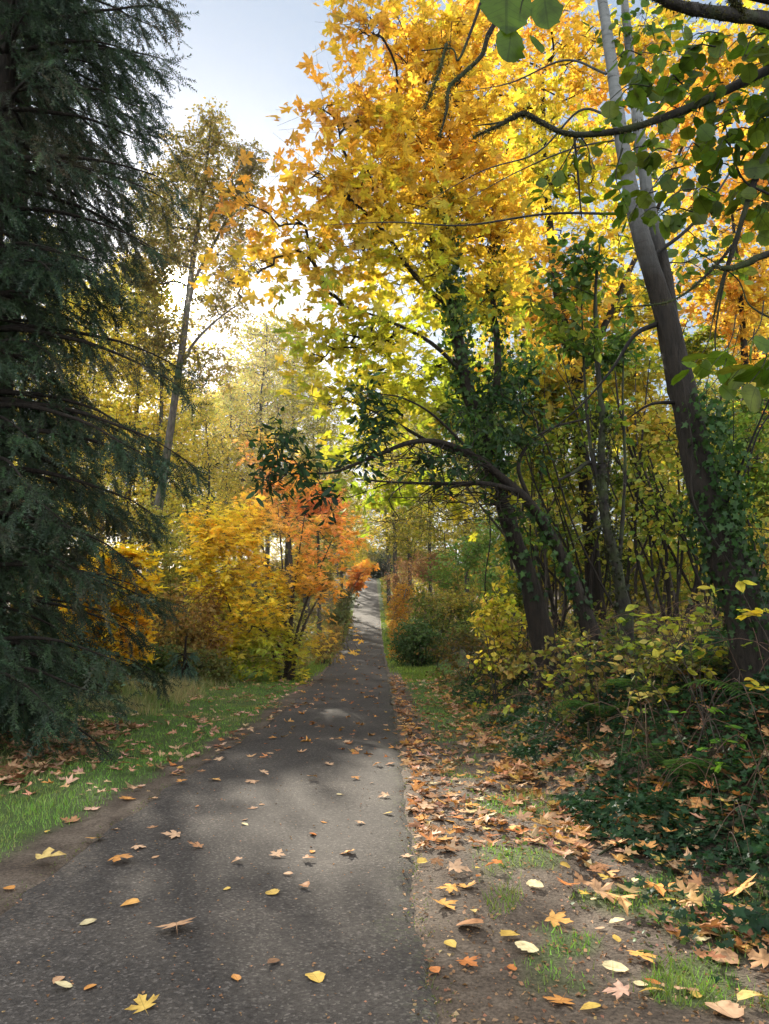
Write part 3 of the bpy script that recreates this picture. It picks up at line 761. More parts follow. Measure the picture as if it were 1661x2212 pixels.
# ------------------------------------------------------------------ shrubs
def shrub(name, label, px, Y, cl, cols, n, leaf, tmpl=RHOMB, per=14, stems=9, group='bushes beside the path', spread=.22, matl=None, tip=.004, cat='bush', seed=1, stemc=M_TWIG, rnd=.9, up=.8, filldown=.45):
    b = gbase(px, Y); st = []
    cw = clusters_world(cl); tg = sample_clusters(cw, stems)
    for k in range(stems):
        a0 = b + [R.normal(0, .25), R.normal(0, .2), 0]; a0[2] = float(gz(a0[0], a0[1])) - .03
        e = tg[k]; e[2] = max(e[2], a0[2] + .3)
        st.append(([a0, a0 * .55 + e * .45 + [0, 0, .25 * (e[2] - a0[2])], e], [tip * 2.6, tip * 2, tip * .7]))
    # keep foliage above the soil
    def cf(p): return pal_pick(p, cols, 1.6, seed)
    def gp(p): return p[:, 2] > gz(p[:, 0], p[:, 1]) + .02
    return tree(name, label, cat, b, st, cl, tmpl, n, per, spread, leaf, cf, matl or M_GREEN, stemc, group, up, rnd, .5, .25, tip, .02, 3, gp, sides=5, tr=.0025, flare=0, rough=0, filldown=filldown)
RUST = [(.22, .13, .05), (.34, .20, .06), (.40, .27, .08), (.24, .23, .07)]
MIXG = [(.05, .09, .02), (.10, .15, .03), (.18, .22, .04), (.30, .26, .05)]
shrub('brown_bush', 'rusty brown thin-leaved bush between yellow maple and golden maple bush', 395, 19, [(385, 1320, 60, 50, 19), (430, 1370, 60, 50, 19), (345, 1380, 45, 45, 18.6), (450, 1300, 40, 40, 19.5)], RUST, 300, .09, seed=3)
shrub('olive_bush', 'tall olive bush around the foot of the tallest cottonwood', 380, 23, [(385, 1170, 50, 60, 23), (345, 1240, 50, 60, 23), (420, 1240, 45, 50, 23), (400, 1100, 35, 45, 23.5), (470, 1260, 60, 60, 24), (540, 1300, 70, 60, 24), (330, 1130, 50, 60, 24), (620, 1330, 70, 50, 24)], OLIVE, 640, .10, seed=4)
shrub('green_bush', 'low green bramble at the lower end of the brown bush', 350, 17.5, [(340, 1425, 50, 28, 17.5), (290, 1440, 60, 25, 17.2), (430, 1425, 40, 25, 17.8), (470, 1440, 40, 18, 18.4)], [(.06, .11, .03), (.12, .17, .05), (.2, .19, .06)], 260, .08, seed=5)
shrub('bramble', 'dull green bramble under the conifer boughs at the left', 180, 13.5, [(190, 1440, 60, 35, 13.5), (110, 1420, 70, 45, 14), (40, 1440, 60, 50, 14), (230, 1470, 40, 20, 13)], [(.05, .075, .02), (.11, .12, .035), (.2, .17, .05)], 260, .075, seed=6)
shrub('olive_thicket', 'dense dim thicket of olive leaves behind the conifer trunk', 60, 18, [(60, 1250, 130, 90, 18), (-20, 1150, 120, 120, 19), (150, 1150, 80, 80, 20), (230, 1120, 60, 70, 21), (290, 1180, 50, 80, 22), (40, 1380, 130, 50, 17)], [(.07, .06, .02), (.16, .12, .03), (.3, .2, .04)], 620, .10, seed=7, tip=.006)
shrub('low_bush', 'small reddish brown bush at the left path edge past the maple bush', 705, 27, [(705, 1385, 22, 22, 27), (725, 1365, 18, 18, 28), (690, 1400, 18, 16, 26)], RUST + MIXG[1:2], 130, .07, seed=8)
shrub('low_bush', 'grey green low bush behind the red maple tip at the left path edge', 745, 38, [(738, 1310, 20, 22, 38), (752, 1290, 16, 22, 46), (725, 1330, 26, 22, 36)], [(.10, .12, .05), (.17, .19, .07), (.2, .15, .07)], 200, .11, seed=9, spread=.3)
shrub('red_maple_shrub', 'small orange red maple leaning over the path crest from the left', 742, 44, [(795, 1225, 14, 8, 46), (775, 1240, 16, 12, 47), (765, 1262, 14, 14, 48)], MO, 90, .2, MAPLE_S, seed=10, matl=M_MAPLE, spread=.3, filldown=0)
shrub('dark_evergreen_bush', 'dark evergreen bush right above the end of the path', 826, 99, [(826, 1215, 10, 32, 101), (812, 1238, 16, 14, 101), (838, 1240, 14, 16, 101)], [(.015, .03, .012), (.03, .05, .02)], 130, .3, seed=11, spread=.7, tip=.01)
shrub('yellow_bush', 'yellow green bush closing the view just beyond the path crest', 800, 104, [(795, 1235, 26, 20, 106), (775, 1220, 20, 30, 108), (850, 1232, 22, 24, 108), (870, 1210, 20, 30, 110)], [(.2, .2, .05), (.45, .36, .07), (.3, .2, .07)], 260, .26, seed=40, spread=.8, tip=.01)
shrub('rust_bush', 'reddish brown feathery bush on the right of the far path', 905, 40, [(900, 1225, 55, 28, 42), (860, 1255, 30, 25, 44), (940, 1215, 35, 26, 40), (870, 1300, 26, 30, 38)], [(.22, .11, .07), (.32, .17, .10), (.38, .22, .12), (.3, .2, .08)], 400, .10, seed=12, spread=.35)
shrub('yellow_bush', 'orange yellow dotted bush at the right path edge', 862, 31, [(862, 1320, 22, 40, 31), (875, 1280, 24, 25, 33), (858, 1365, 16, 26, 30)], [(.30, .28, .05), (.55, .34, .04), (.6, .26, .04), (.2, .22, .05)], 220, .08, seed=13, spread=.25)
shrub('round_green_bush', 'dense dark green rounded bush where the right grass ends', 895, 26, [(895, 1370, 42, 38, 26), (925, 1385, 32, 28, 26), (880, 1395, 30, 20, 26)], [(.03, .07, .025), (.06, .12, .04), (.09, .14, .04)], 420, .075, OVATE, seed=14, matl=M_GLOSSY, spread=.2)
shrub('green_bush', 'mottled green and yellow bush behind the dark rounded bush', 960, 27, [(950, 1330, 60, 50, 27.5), (1000, 1300, 50, 40, 27), (920, 1290, 40, 30, 28), (1010, 1370, 55, 35, 25)], MIXG + [(.4, .33, .05)], 420, .085, OVATE, seed=15)
shrub('pale_green_bush', 'pale green bush reaching up behind the leaning ivy trunk', 1010, 31, [(1010, 1200, 60, 45, 31), (960, 1240, 40, 35, 32), (1060, 1160, 50, 50, 30), (1080, 1240, 50, 40, 29)], [(.08, .17, .04), (.16, .28, .06), (.28, .33, .07)], 380, .11, OVATE, seed=16, spread=.35)
shrub('yellow_sapling', 'upright yellow green sapling directly left of the ivy trunk foot', 1075, 13, [(1080, 1240, 14, 30, 13), (1075, 1300, 30, 30, 13), (1090, 1350, 45, 32, 12.7), (1045, 1330, 24, 20, 13)], [(.32, .38, .03), (.5, .48, .04), (.62, .46, .10), (.22, .3, .03)], 85, .085, OVATE, seed=17, matl=M_MAPLE, spread=.2, per=12, stems=6)
shrub('green_bush', 'brownish green bush on the right between path grass and ivy trunk', 1030, 17, [(1010, 1385, 60, 30, 17), (1070, 1400, 60, 28, 15), (960, 1400, 40, 24, 19), (1120, 1415, 60, 26, 13)], [(.05, .07, .02), (.12, .13, .03), (.22, .13, .04), (.12, .16, .03)], 180, .065, OVATE, seed=18)

# right mid-ground thicket: several vine maples and hazels
VM = [(.08, .15, .03), (.18, .27, .04), (.38, .38, .05), (.56, .40, .07)]
def thicket(label, px, Y, cl, cols, n, seed, leaf=.10, tm=MAPLE_S, name='vine_maple', mt=None, per=14):
    b = gbase(px, Y); st = []
    for k in range(6):
        a0 = b + [R.normal(0, .3), R.normal(0, .25), 0]; c = cl[k % len(cl)]
        e = at(c[0] + R.normal(0, c[2] * .3), c[1] - c[3] * .3, Y + R.normal(0, .4))
        st.append(([a0, a0 * .7 + e * .3 + [R.normal(0, .15), 0, .3], a0 * .35 + e * .65 + [R.normal(0, .2), 0, .2], e], [.035, .03, .02, .007]))
    tree(name, label, 'tree', b, st, cl, tm, n, per, .3, leaf, lambda p: pal_pick(p, cols, 1.2, seed), mt or M_GREEN, M_TWIG, 'small trees behind the right bank', 1.0, .8, .6, .25, .004, .025, sides=5, flare=0, rough=0)
thicket('yellow green vine maple between ivy trunk and arching trunk', 1190, 15, [(1150, 830, 70, 70, 15), (1220, 900, 70, 80, 15), (1160, 1010, 60, 60, 15), (1230, 1050, 50, 60, 15.5), (1200, 1150, 60, 40, 16)], VM, 260, 21)
thicket('yellow green vine maple with many dark stems right of the thin mossy trunk', 1400, 14, [(1370, 800, 70, 80, 14), (1400, 930, 70, 70, 14), (1360, 1050, 60, 60, 14), (1430, 1120, 60, 60, 14), (1440, 1220, 60, 40, 14.5)], VM[:3] + [(.45, .33, .04)], 250, 22)
thicket('leafy green vine maple right of the thick leaning trunk', 1600, 13, [(1600, 950, 70, 60, 13), (1640, 1050, 60, 60, 13), (1580, 1080, 50, 50, 13), (1650, 880, 50, 50, 13.5)], [(.05, .12, .03), (.10, .20, .04), (.25, .3, .04), (.5, .36, .04)], 190, 23)
thicket('pale yellow shrub at the right edge behind the thick trunk', 1630, 20, [(1620, 1180, 60, 60, 20), (1650, 1130, 60, 60, 21), (1590, 1240, 60, 40, 19)], [(.35, .36, .06), (.5, .42, .07), (.6, .34, .10)], 220, 24, .11, OVATE, 'yellow_shrub')
thicket('sparse green yellow tree behind the ivy trunk at mid height', 1140, 17, [(1100, 640, 90, 90, 17), (1180, 740, 70, 70, 17), (1060, 830, 70, 60, 17.5), (1130, 940, 60, 60, 17), (960, 900, 60, 60, 18)], VM, 330, 25, .13)
thicket('green tree with light gaps behind the thin mossy trunk', 1300, 18, [(1280, 650, 80, 80, 18), (1360, 680, 60, 80, 18), (1270, 780, 60, 60, 18), (1480, 760, 70, 70, 18), (1330, 900, 70, 60, 18)], VM, 300, 26, .13)
thicket('low green undergrowth tree beneath the arching trunk', 1200, 18, [(1150, 1180, 80, 60, 18), (1250, 1200, 80, 60, 18), (1350, 1200, 60, 60, 18), (1130, 1280, 60, 50, 17), (1300, 1280, 80, 40, 17), (1450, 1260, 70, 40, 17)], [(.06, .10, .02), (.16, .2, .03), (.36, .34, .04), (.3, .26, .05)], 420, 27, .10, OVATE, 'undergrowth')

for cx_, Y_, lab in [(1440, 11.5, 'clump of many dark thin hazel stems behind the thin mossy trunk'), (1230, 14.5, 'clump of slim dark stems between arching trunk and mossy trunk'), (1580, 12, 'clump of thin stems to the right of the thick leaning trunk')]:
    b = gbase(cx_, Y_); st = []
    for k in range(15):
        a0 = b + [R.normal(0, .35), R.normal(0, .3), 0]; a0[2] = float(gz(a0[0], a0[1])) - .03
        e = a0 + [R.normal(0, .9), R.normal(0, .5), R.uniform(2.2, 5.2)]
        st.append(([a0, a0 * .7 + e * .3 + [R.normal(0, .12), 0, .2], a0 * .35 + e * .65 + [R.normal(0, .15), 0, .15], e], np.array([.030, .024, .018, .006]) * R.uniform(.5, 1.2)))
    tree('hazel_clump', lab, 'tree', b, st, [(cx_, 1120, 110, 110, Y_), (cx_, 950, 110, 90, Y_)], OVATE, 150, 10, .3, .09, lambda p: pal_pick(p, VM, 1.5, 3), M_GREEN, M_BARK, 'small trees behind the right bank', .8, .9, .7, .25, .005, .012, sides=5, flare=0, rough=.05)

# ================================================================== RIGHT: ivy maple with the big crown
def maplecol(p):
    px, py, _ = project(p)
    n = noise(p[:, 0] * .8 + p[:, 1] * .3, p[:, 2], .8, 3)
    yel = pal_pick(p, [(.58, .45, .05), (.70, .50, .06), (.74, .46, .07)], .9, 3)
    org = pal_pick(p, [(.72, .40, .07), (.68, .34, .07), (.56, .26, .06)], 1.1, 4)
    grn = pal_pick(p, [(.27, .37, .04), (.40, .45, .045), (.55, .48, .055)], 1.0, 5)
    # upper and outer (path side) leaves have turned most, the lower inner ones are still green
    z = p[:, 2]; x = p[:, 0]
    fo = smooth(.0, 1.0, (z - 7.6) * .16 + (-x + .1) * .42 + n * .5 + R.normal(0, .2, len(p)))
    fg = smooth(.0, 1.0, (7.0 - z) * .33 + .58 - np.abs(x - .9) * .24 + n * .5 + R.normal(0, .2, len(p)))
    c = yel * (1 - fo[:, None]) + org * fo[:, None]
    return c * (1 - fg[:, None]) + grn * fg[:, None]
b = gbase(1190, 11)
def T(px, py, Y): return at(px, py, Y)
tk = [b, T(1150, 1280, 11), T(1110, 1165, 11), T(1078, 1060, 11), T(1042, 950, 11), T(1003, 810, 11), T(978, 670, 11), T(958, 540, 11), T(945, 430, 11), T(930, 300, 11.2)]
b2 = [T(1042, 950, 11), T(1075, 800, 11.2), T(1065, 640, 11.5), T(1070, 480, 11.8), T(1100, 300, 12)]
b3 = [T(978, 670, 11), T(900, 600, 10.6), T(820, 490, 10.2), T(740, 420, 10), T(680, 380, 9.8)]
b4 = [T(1003, 810, 11), T(930, 740, 10.6), T(830, 690, 10.4), T(740, 660, 10.2)]
b5 = [T(1060, 1000, 11), T(940, 960, 10.6), T(830, 900, 10.4), T(740, 860, 10.2)]
def ivy_on(path, r, dens, spread, cols, size=.09, tm=IVY):
    def f(bag):
        for P, rr, n, sp in zip(path, r, dens, spread):
            Q = catmull(P, 8); k = R.integers(0, len(Q), n); c = Q[k] + R.normal(0, .04, (n, 3))
            d = rdir(n) * [1, 1, .5]; d = norm(d); off = rr * R.uniform(.9, 1.0, n) + np.abs(R.normal(0, sp, n))
            pos = c + d * off[:, None]
            nm = norm(d + R.normal(0, .45, (n, 3))); al = norm(np.array([0, 0, -1.0]) + R.normal(0, .6, (n, 3)))
            leaves(bag, tm, pos, nm, al, size * R.uniform(.6, 1.3, n), pal_pick(pos, cols, 2, 3), .2, .2)
    return f
IV = [(.016, .04, .014), (.03, .065, .02), (.05, .10, .025), (.09, .15, .035)]
tree('ivy_maple_tree', 'leaning maple with ivy clad trunk and great golden crown over the path', 'tree', b,
     [(tk, [.19, .16, .15, .145, .14, .12, .10, .08, .055, .03]), (b2, [.08, .07, .05, .04, .02]), (b3, [.05, .04, .035, .02, .01]), (b4, [.045, .035, .025, .01]), (b5, [.045, .035, .02, .01])],
     [(900, 130, 70, 80, 11), (800, 60, 28, 40, 10), (775, 255, 45, 35, 10), (715, 245, 25, 25, 9.6, None, .7), (850, 300, 85, 75, 10.5), (690, 385, 42, 22, 9.6), (780, 400, 70, 55, 10), (630, 480, 60, 28, 9.6), (545, 445, 42, 20, 9.4, None, .9),
      (560, 575, 50, 22, 9.2, None, .9), (655, 555, 60, 26, 9.5), (760, 530, 65, 45, 10), (990, 160, 80, 90, 11), (990, 320, 95, 90, 11), (900, 460, 90, 70, 10.6), (1040, 480, 90, 80, 11.4),
      (900, 590, 80, 55, 10.6), (740, 650, 60, 28, 10), (810, 740, 80, 50, 10.4), (700, 750, 50, 45, 10.4, None, .8), (1030, 640, 80, 70, 11.6), (730, 850, 60, 40, 10.3), (830, 870, 60, 50, 10.6), (790, 960, 50, 35, 10.4), (860, 1030, 70, 32, 10.6), (780, 1090, 45, 22, 10.4), (960, 1075, 60, 24, 10.8), (940, 820, 60, 60, 11.5)],
     MAPLE, 700, 10, .74, .15, maplecol, M_MAPLE, M_BARK, up=1.0, rnd=.7, droop=.8, tip=.006, maxr=.04, sides=14, rough=.08, twigs=3, rscale=.8, curl=.4,
     ivy=lambda bag: (ivy_on([tk[1:5], tk[3:9], b2[:4]], [.19, .15, .08], [380, 1900, 420], [.025, .09, .09], IV)(bag),
                      ivy_on([[T(1060, 870, 11), T(1120, 830, 11), T(1150, 760, 11)], [T(1010, 900, 11), T(1090, 960, 11)], [T(1000, 700, 11), T(960, 620, 11)]], [.02, .02, .02], [380, 240, 220], [.26, .26, .22], IV + [(.09, .16, .04), (.16, .26, .05)])(bag)))

def backcol(p):
    c = pal_pick(p, [(.46, .50, .05), (.62, .52, .06), (.72, .50, .07), (.72, .44, .07), (.70, .37, .07)], .55, 6)
    g = pal_pick(p, [(.24, .34, .04), (.40, .45, .05), (.56, .46, .06)], 1, 6)
    f = smooth(8.5, 5.0, p[:, 2] + R.normal(0, .8, len(p)))[:, None]
    return c * (1 - f) + g * f
# maple further back: fills the upper middle and right with gold
b = gbase(1290, 15)
tree('maple_tree', 'tall golden maple behind the leaning pale trunks, crown reaching the top edge', 'tree', b,
     [([b, T(1270, 1100, 15), T(1240, 850, 15), T(1200, 600, 15), T(1180, 400, 15), T(1170, 150, 15)], [.16, .14, .12, .10, .07, .04]),
      ([T(1240, 850, 15), T(1330, 650, 15), T(1420, 450, 15.5), T(1500, 250, 16)], [.08, .06, .045, .02])],
     [(1130, 60, 110, 80, 15), (1130, 230, 100, 90, 15), (1200, 400, 90, 80, 15), (1180, 560, 90, 70, 15), (1260, 150, 90, 90, 15.5), (1290, 330, 70, 80, 15), (1400, 120, 80, 90, 15.5), (1450, 300, 70, 80, 16),
      (1530, 180, 70, 80, 16), (1620, 120, 60, 100, 16), (1300, 500, 60, 60, 15), (1000, 60, 60, 60, 14), (1100, 380, 90, 80, 14.5), (1430, 480, 70, 60, 15.5), (1120, 660, 80, 60, 14.5), (1230, 700, 80, 60, 15), (1180, 830, 80, 60, 15), (1330, 620, 60, 60, 15), (1060, 780, 60, 60, 14), (1300, 820, 60, 60, 15.5), (1380, 760, 50, 50, 15.5)],
     MAPLE_S, 640, 11, .78, .18, backcol, M_MAPLE, M_BARK, up=1.0, rnd=.8, droop=.8, tip=.007, maxr=.06)
b = gbase(1600, 17)
tree('maple_tree', 'fiery orange maple showing at the right edge behind lichen branches', 'tree', b,
     [([b, T(1600, 1100, 17), T(1610, 850, 17), T(1600, 650, 17), T(1580, 450, 17)], [.13, .11, .09, .06, .03])],
     [(1600, 680, 75, 50, 17), (1640, 600, 60, 50, 17), (1560, 620, 50, 40, 17), (1620, 780, 50, 50, 17, None, .6), (1500, 600, 50, 50, 17.5, None, .7), (1600, 480, 70, 60, 17.5, None, .8), (1640, 350, 60, 70, 17.5), (1520, 440, 50, 50, 17.5, None, .8), (1660, 900, 60, 50, 17.5, None, .6)],
     MAPLE_S, 250, 12, .6, .18, lambda p: pal_pick(p, [(.66, .52, .07), (.70, .46, .08), (.74, .38, .08), (.60, .52, .07)], .7, 8), M_MAPLE, M_BARK, up=1.0, rnd=.8, droop=.8, tip=.006, maxr=.05)

# arching tree with glossy dark leaves hanging over the path
b = gbase(1292, 10.5)
tk = [b, T(1245, 1275, 10.5), T(1205, 1185, 10.5), T(1150, 1095, 10.4), T(1095, 1042, 10.3), T(1030, 990, 10.1), T(960, 958, 9.9), T(890, 955, 9.7), T(810, 985, 9.5), T(720, 1020, 9.3), T(650, 1022, 9.2)]
l2 = [T(1120, 1062, 10.3), T(1050, 1045, 10.1), T(960, 1045, 9.9), T(860, 1042, 9.7), T(770, 1036, 9.5)]
l3 = [T(1150, 1095, 10.4), T(1120, 1000, 10.4), T(1180, 930, 10.5), T(1290, 900, 10.6)]
l4 = [T(1030, 990, 10.1), T(940, 900, 9.8), T(870, 860, 9.6), T(810, 850, 9.4)]
GLS = [(.012, .03, .014), (.025, .055, .022), (.04, .075, .03)]
tree('arching_tree', 'slender trunk arching left over the path with glossy dark leaf tufts', 'tree', b,
     [(tk, [.14, .11, .10, .09, .075, .06, .05, .04, .03, .02, .01]), (l2, [.05, .04, .03, .02, .01]), (l3, [.04, .035, .025, .012]), (l4, [.03, .02, .015, .008])],
     [(600, 950, 30, 25, 9.2), (640, 1005, 55, 25, 9.2), (575, 1035, 30, 18, 9.1), (690, 1065, 45, 20, 9.2), (695, 1105, 14, 8, 9.2), (800, 845, 28, 22, 9.4), (825, 900, 40, 25, 9.5), (815, 950, 45, 22, 9.5), (780, 1000, 50, 16, 9.4),
      (1010, 900, 70, 60, 10, None, .45), (1090, 850, 60, 60, 10.3, None, .4), (1120, 940, 50, 50, 10.3, None, .5), (950, 1000, 70, 30, 9.8)],
     LANCE, 150, 12, .26, .105, lambda p: pal_pick(p, GLS, 2, 3), M_GLOSSY, M_BARK, up=.9, rnd=.8, droop=.9, tip=.0045, maxr=.02, sides=10, tr=.003,
     ivy=ivy_on([tk[:4]], [.08], [330], [.03], IV), bend=-.1, rscale=.8,
     extra=lambda bt, bl: [tube(bt, [p, p + [R.normal(-.1, .25), R.normal(0, .2), -.15 - .1 * R.uniform()], p + [R.normal(-.2, .5), R.normal(0, .3), -.45 * R.uniform(.3, 1.2)], p + [R.normal(-.3, .7), R.normal(0, .4), -.75 * R.uniform(.2, 1)]], [.008, .006, .004, .002], 4, (1, 1, 1), 0, 3)
                           for p in [catmull(q, 6)[i] for q in (tk[4:9], l2) for i in R.integers(0, 20, 26)]])

# thin mossy trunk with dangling dead leaves
b = gbase(1362, 9)
tk = [b, T(1335, 1240, 9), T(1308, 1120, 9), T(1300, 1000, 9), T(1300, 900, 9), T(1290, 780, 9), T(1286, 640, 9), T(1296, 520, 9)]
tkb = [T(1335, 1240, 9), T(1345, 1120, 9.1), T(1350, 1000, 9.1), T(1345, 850, 9.2), T(1350, 680, 9.3)]
tkc = [T(1305, 1100, 9), T(1275, 960, 9), T(1262, 800, 9.1), T(1255, 620, 9.2)]
tree('mossy_slim_tree', 'thin black mossy trunk standing between arching trunk and thick pale trunk', 'tree', b,
     [(tk, [.10, .085, .075, .06, .05, .04, .03, .012]), (tkb, [.035, .03, .025, .018, .01]), (tkc, [.035, .03, .02, .01]), ([T(1300, 1010, 9), T(1270, 1000, 9), T(1240, 1020, 8.9), T(1205, 1038, 8.8)], [.03, .035, .03, .012]),
      ([T(1312, 1130, 9), T(1270, 1150, 8.9), T(1235, 1172, 8.8)], [.02, .015, .006])],
     [(1290, 560, 50, 40, 9), (1230, 560, 40, 40, 9, None, .8), (1200, 640, 50, 50, 9), (1250, 720, 50, 40, 9), (1330, 760, 40, 50, 9.2), (1290, 900, 50, 50, 9.2)],
     OVATE, 90, 12, .26, .10, lambda p: pal_pick(p, [(.04, .09, .02), (.08, .15, .03), (.18, .24, .03)], 2, 3), M_GREEN, M_MOSSY, up=.8, rnd=.9, droop=.9, tip=.004, maxr=.02, rough=.2, sides=9, rscale=.75,
     ivy=lambda bag: (ivy_on([tk[:5]], [.07], [900], [.03], [(.015, .02, .01), (.03, .035, .015)], .045, IVY)(bag)))

# thick leaning alder with pale upper stems
b = gbase(1645, 6.6)
tk = [b, T(1610, 1310, 6.6), T(1565, 1190, 6.6), T(1525, 1080, 6.6), T(1497, 950, 6.6), T(1468, 820, 6.6), T(1440, 690, 6.6), T(1400, 560, 6.6), T(1368, 440, 6.7), T(1340, 280, 6.8), T(1320, 130, 6.9), T(1298, -20, 7), T(1270, -200, 7.1)]
ts = [T(1455, 740, 6.6), T(1440, 620, 6.7), T(1420, 520, 6.8), T(1400, 430, 6.9), T(1380, 280, 7), T(1362, 130, 7.1), T(1345, -30, 7.2)]
lim = [([T(1330, 462, 6.7), T(1180, 462, 7.0), T(1000, 487, 7.4), T(850, 480, 7.8), T(700, 486, 8.2)], [.016, .014, .011, .008, .003]),
       ([T(1316, 250, 6.8), T(1250, 240, 7), T(1160, 330, 7.3), T(1040, 370, 7.6), T(900, 450, 8)], [.016, .014, .011, .007, .003]),
       ([T(1310, 160, 6.8), T(1220, 130, 7), T(1100, 180, 7.2), T(980, 200, 7.4)], [.014, .012, .008, .003]),
       ([T(1350, 300, 6.8), T(1240, 320, 6.9), T(1120, 370, 7.1), T(1010, 430, 7.3)], [.012, .010, .007, .003]),
       ([T(1418, 700, 6.6), T(1370, 725, 6.5), T(1320, 800, 6.4), T(1250, 880, 6.3), T(1150, 960, 6.2)], [.030, .022, .014, .009, .003]),
       ([T(1465, 870, 6.6), T(1425, 870, 6.5), T(1395, 878, 6.4), T(1355, 905, 6.4)], [.024, .016, .012, .004]),
       ([T(1400, 560, 6.6), T(1500, 480, 6.8), T(1590, 350, 7), T(1660, 200, 7.2)], [.025, .018, .012, .005]),
       ([T(1545, 1150, 6.6), T(1580, 1060, 6.5), T(1620, 960, 6.4), T(1680, 820, 6.3)], [.018, .014, .011, .006]),
       ([T(1530, 1120, 6.55), T(1600, 1040, 6.7), T(1640, 930, 6.8), T(1690, 860, 6.9)], [.014, .012, .009, .005])]
vine = [([T(1585, 1230, 6.4), T(1500, 1090, 6.38), T(1495, 960, 6.40), T(1478, 850, 6.40), T(1466, 760, 6.42), T(1485, 690, 6.4)], [.008, .009, .008, .007, .006, .004]),
        ([T(1492, 905, 6.39), T(1450, 930, 6.38), T(1440, 960, 6.5)], [.004, .004, .003])]
tree('leaning_alder_tree', 'thick leaning trunk at right, dark bark below and smooth pale forked stems above', 'tree', b,
     [(tk, [.24, .205, .185, .165, .15, .14, .12, .10, .09, .075, .066, .058, .045]), (ts, [.08, .08, .075, .07, .065, .055, .045])] + [(a, r_, .35) for a, r_ in lim] + vine,
     [(1390, 60, 50, 60, 7), (1430, 350, 60, 60, 7.2), (1530, 560, 60, 60, 7), (1380, 640, 40, 40, 7)],
     OVATE, 34, 9, .3, .10, lambda p: pal_pick(p, [(.06, .12, .02), (.15, .22, .03), (.35, .34, .03)], 2, 3), M_GREEN, M_BARK_ALDER, up=.8, rnd=.9, droop=.9, tip=.003, maxr=.02, rough=.055, sides=24, rscale=.82,
     ivy=lambda bag: ivy_on([[T(1625, 1330, 6.5), T(1600, 1180, 6.5), T(1565, 1060, 6.5), T(1540, 960, 6.5), T(1520, 870, 6.5)], tk[:4]], [.12, .18], [1300, 1100], [.05, .03], [(.02, .045, .016), (.035, .075, .022), (.05, .10, .03)], .06)(bag))

# ================================================================== NEAR MOSSY TREE (trunk outside the right edge)
bx, by = 3.3, 3.6
b = np.array([bx, by, float(gz(bx, by)) - .1])
GRN = [(.04, .08, .010), (.07, .125, .012), (.11, .17, .016), (.09, .11, .013)]
def near_leaves(bt, bl):
    def hang(pts, rad, leaf_n, size, lo=.15, cols=GRN, tm=ROUND):
        Q = tube(bt, pts, rad, 6, (1, 1, 1), .12, 6)
        f = R.uniform(lo, 1, leaf_n); k = (f * (len(Q) - 1)).astype(int)
        p = Q[k] + R.normal(0, .012, (leaf_n, 3))
        nm, al = orient(leaf_n, .55, .8, 1.0)
        nm = norm(nm + np.array([0, -.5, 0]))
        pet = .03 * size / .08
        leaves(bl, tm, p + al * pet, nm, al, size * R.uniform(.6, 1.2, leaf_n), pal_pick(p, cols, 4, 2), .25, .2)
    # leafy twigs over the upper right
    for k in range(62):
        px, py = R.uniform(1300, 1680), R.uniform(60, 470)
        if px < 1400 and py < 120: continue
        Y = R.uniform(3.2, 4.2); a = T(px, py, Y)
        s = T(px + R.uniform(20, 90), py - R.uniform(-10, 60), Y + .1)
        hang([s, (s + a) / 2 + [0, 0, .03], a + [0, 0, -.03]], [.004, .003, .0015], 6, .082)
    hang([T(1250, 290, 3.4), T(1225, 340, 3.4), T(1200, 380, 3.4), T(1165, 430, 3.4)], [.004, .003, .002, .0015], 14, .07)
    hang([T(1245, 285, 3.4), T(1270, 320, 3.4), T(1275, 370, 3.4)], [.004, .003, .0015], 8, .07)
    hang([T(1345, 320, 3.4), T(1330, 380, 3.4), T(1350, 440, 3.4), T(1370, 480, 3.4)], [.004, .003, .0015, .001], 16, .075)
    hang([T(1240, 290, 3.4), T(1250, 400, 3.4), T(1256, 470, 3.45)], [.006, .005, .003], 2, .07)
    # big dark leaves lower right, close
    for (px, py, Y, n) in [(1590, 770, 2.6, 3), (1570, 830, 2.7, 4), (1530, 800, 2.9, 4), (1600, 850, 2.6, 3), (1480, 810, 3.1, 4), (1515, 860, 3.0, 3), (1655, 800, 2.6, 3)]:
        a = T(px, py, Y); s = T(px + 60, py - 120, Y + .1)
        hang([s, s * .5 + a * .5 + [.03, 0, 0], a], [.003, .002, .001], n, .10, .55, [(.05, .10, .01), (.08, .14, .012), (.10, .13, .015)])
    # the few big leaves hanging in from above
    for (px, py, sz, ax, az, nx_) in [(1095, -35, .145, -.05, -1, .1), (1175, -8, .095, .1, -1, -.1), (1105, 60, .095, -.12, -1, .5), (1148, 78, .055, .5, -1, .9)]:
        p = T(px, py, 1.75)[None]
        leaves(bl, ROUND, p, np.array([[nx_, -1.0, .15]]), np.array([[ax, 0.0, az]]), np.array([sz]), np.array([[.055, .105, .008]]), .08, .25)
    tube(bt, [T(1300, -160, 1.9), T(1200, -60, 1.8), T(1135, -10, 1.75), T(1120, 50, 1.75)], [.004, .003, .002, .0012], 5, (1, 1, 1), .1, 4)
def moss_tufts(bag, paths, n, l):
    for P, r in paths:
        Q = catmull(P, 10); k = R.integers(0, len(Q), n); d = rdir(n)
        rr = np.interp(k, np.linspace(0, len(Q) - 1, len(r)), r)
        leaves(bag, BLADE, Q[k] + R.normal(0, .006, (n, 3)) + d * rr[:, None] * .8, rdir(n), norm(d + [0, 0, -.5]), l * R.uniform(.4, 1.4, n), pal_pick(Q[k], [(.03, .032, .012), (.06, .06, .025), (.10, .11, .05)], 6, 3), 0, 0, width=.006)
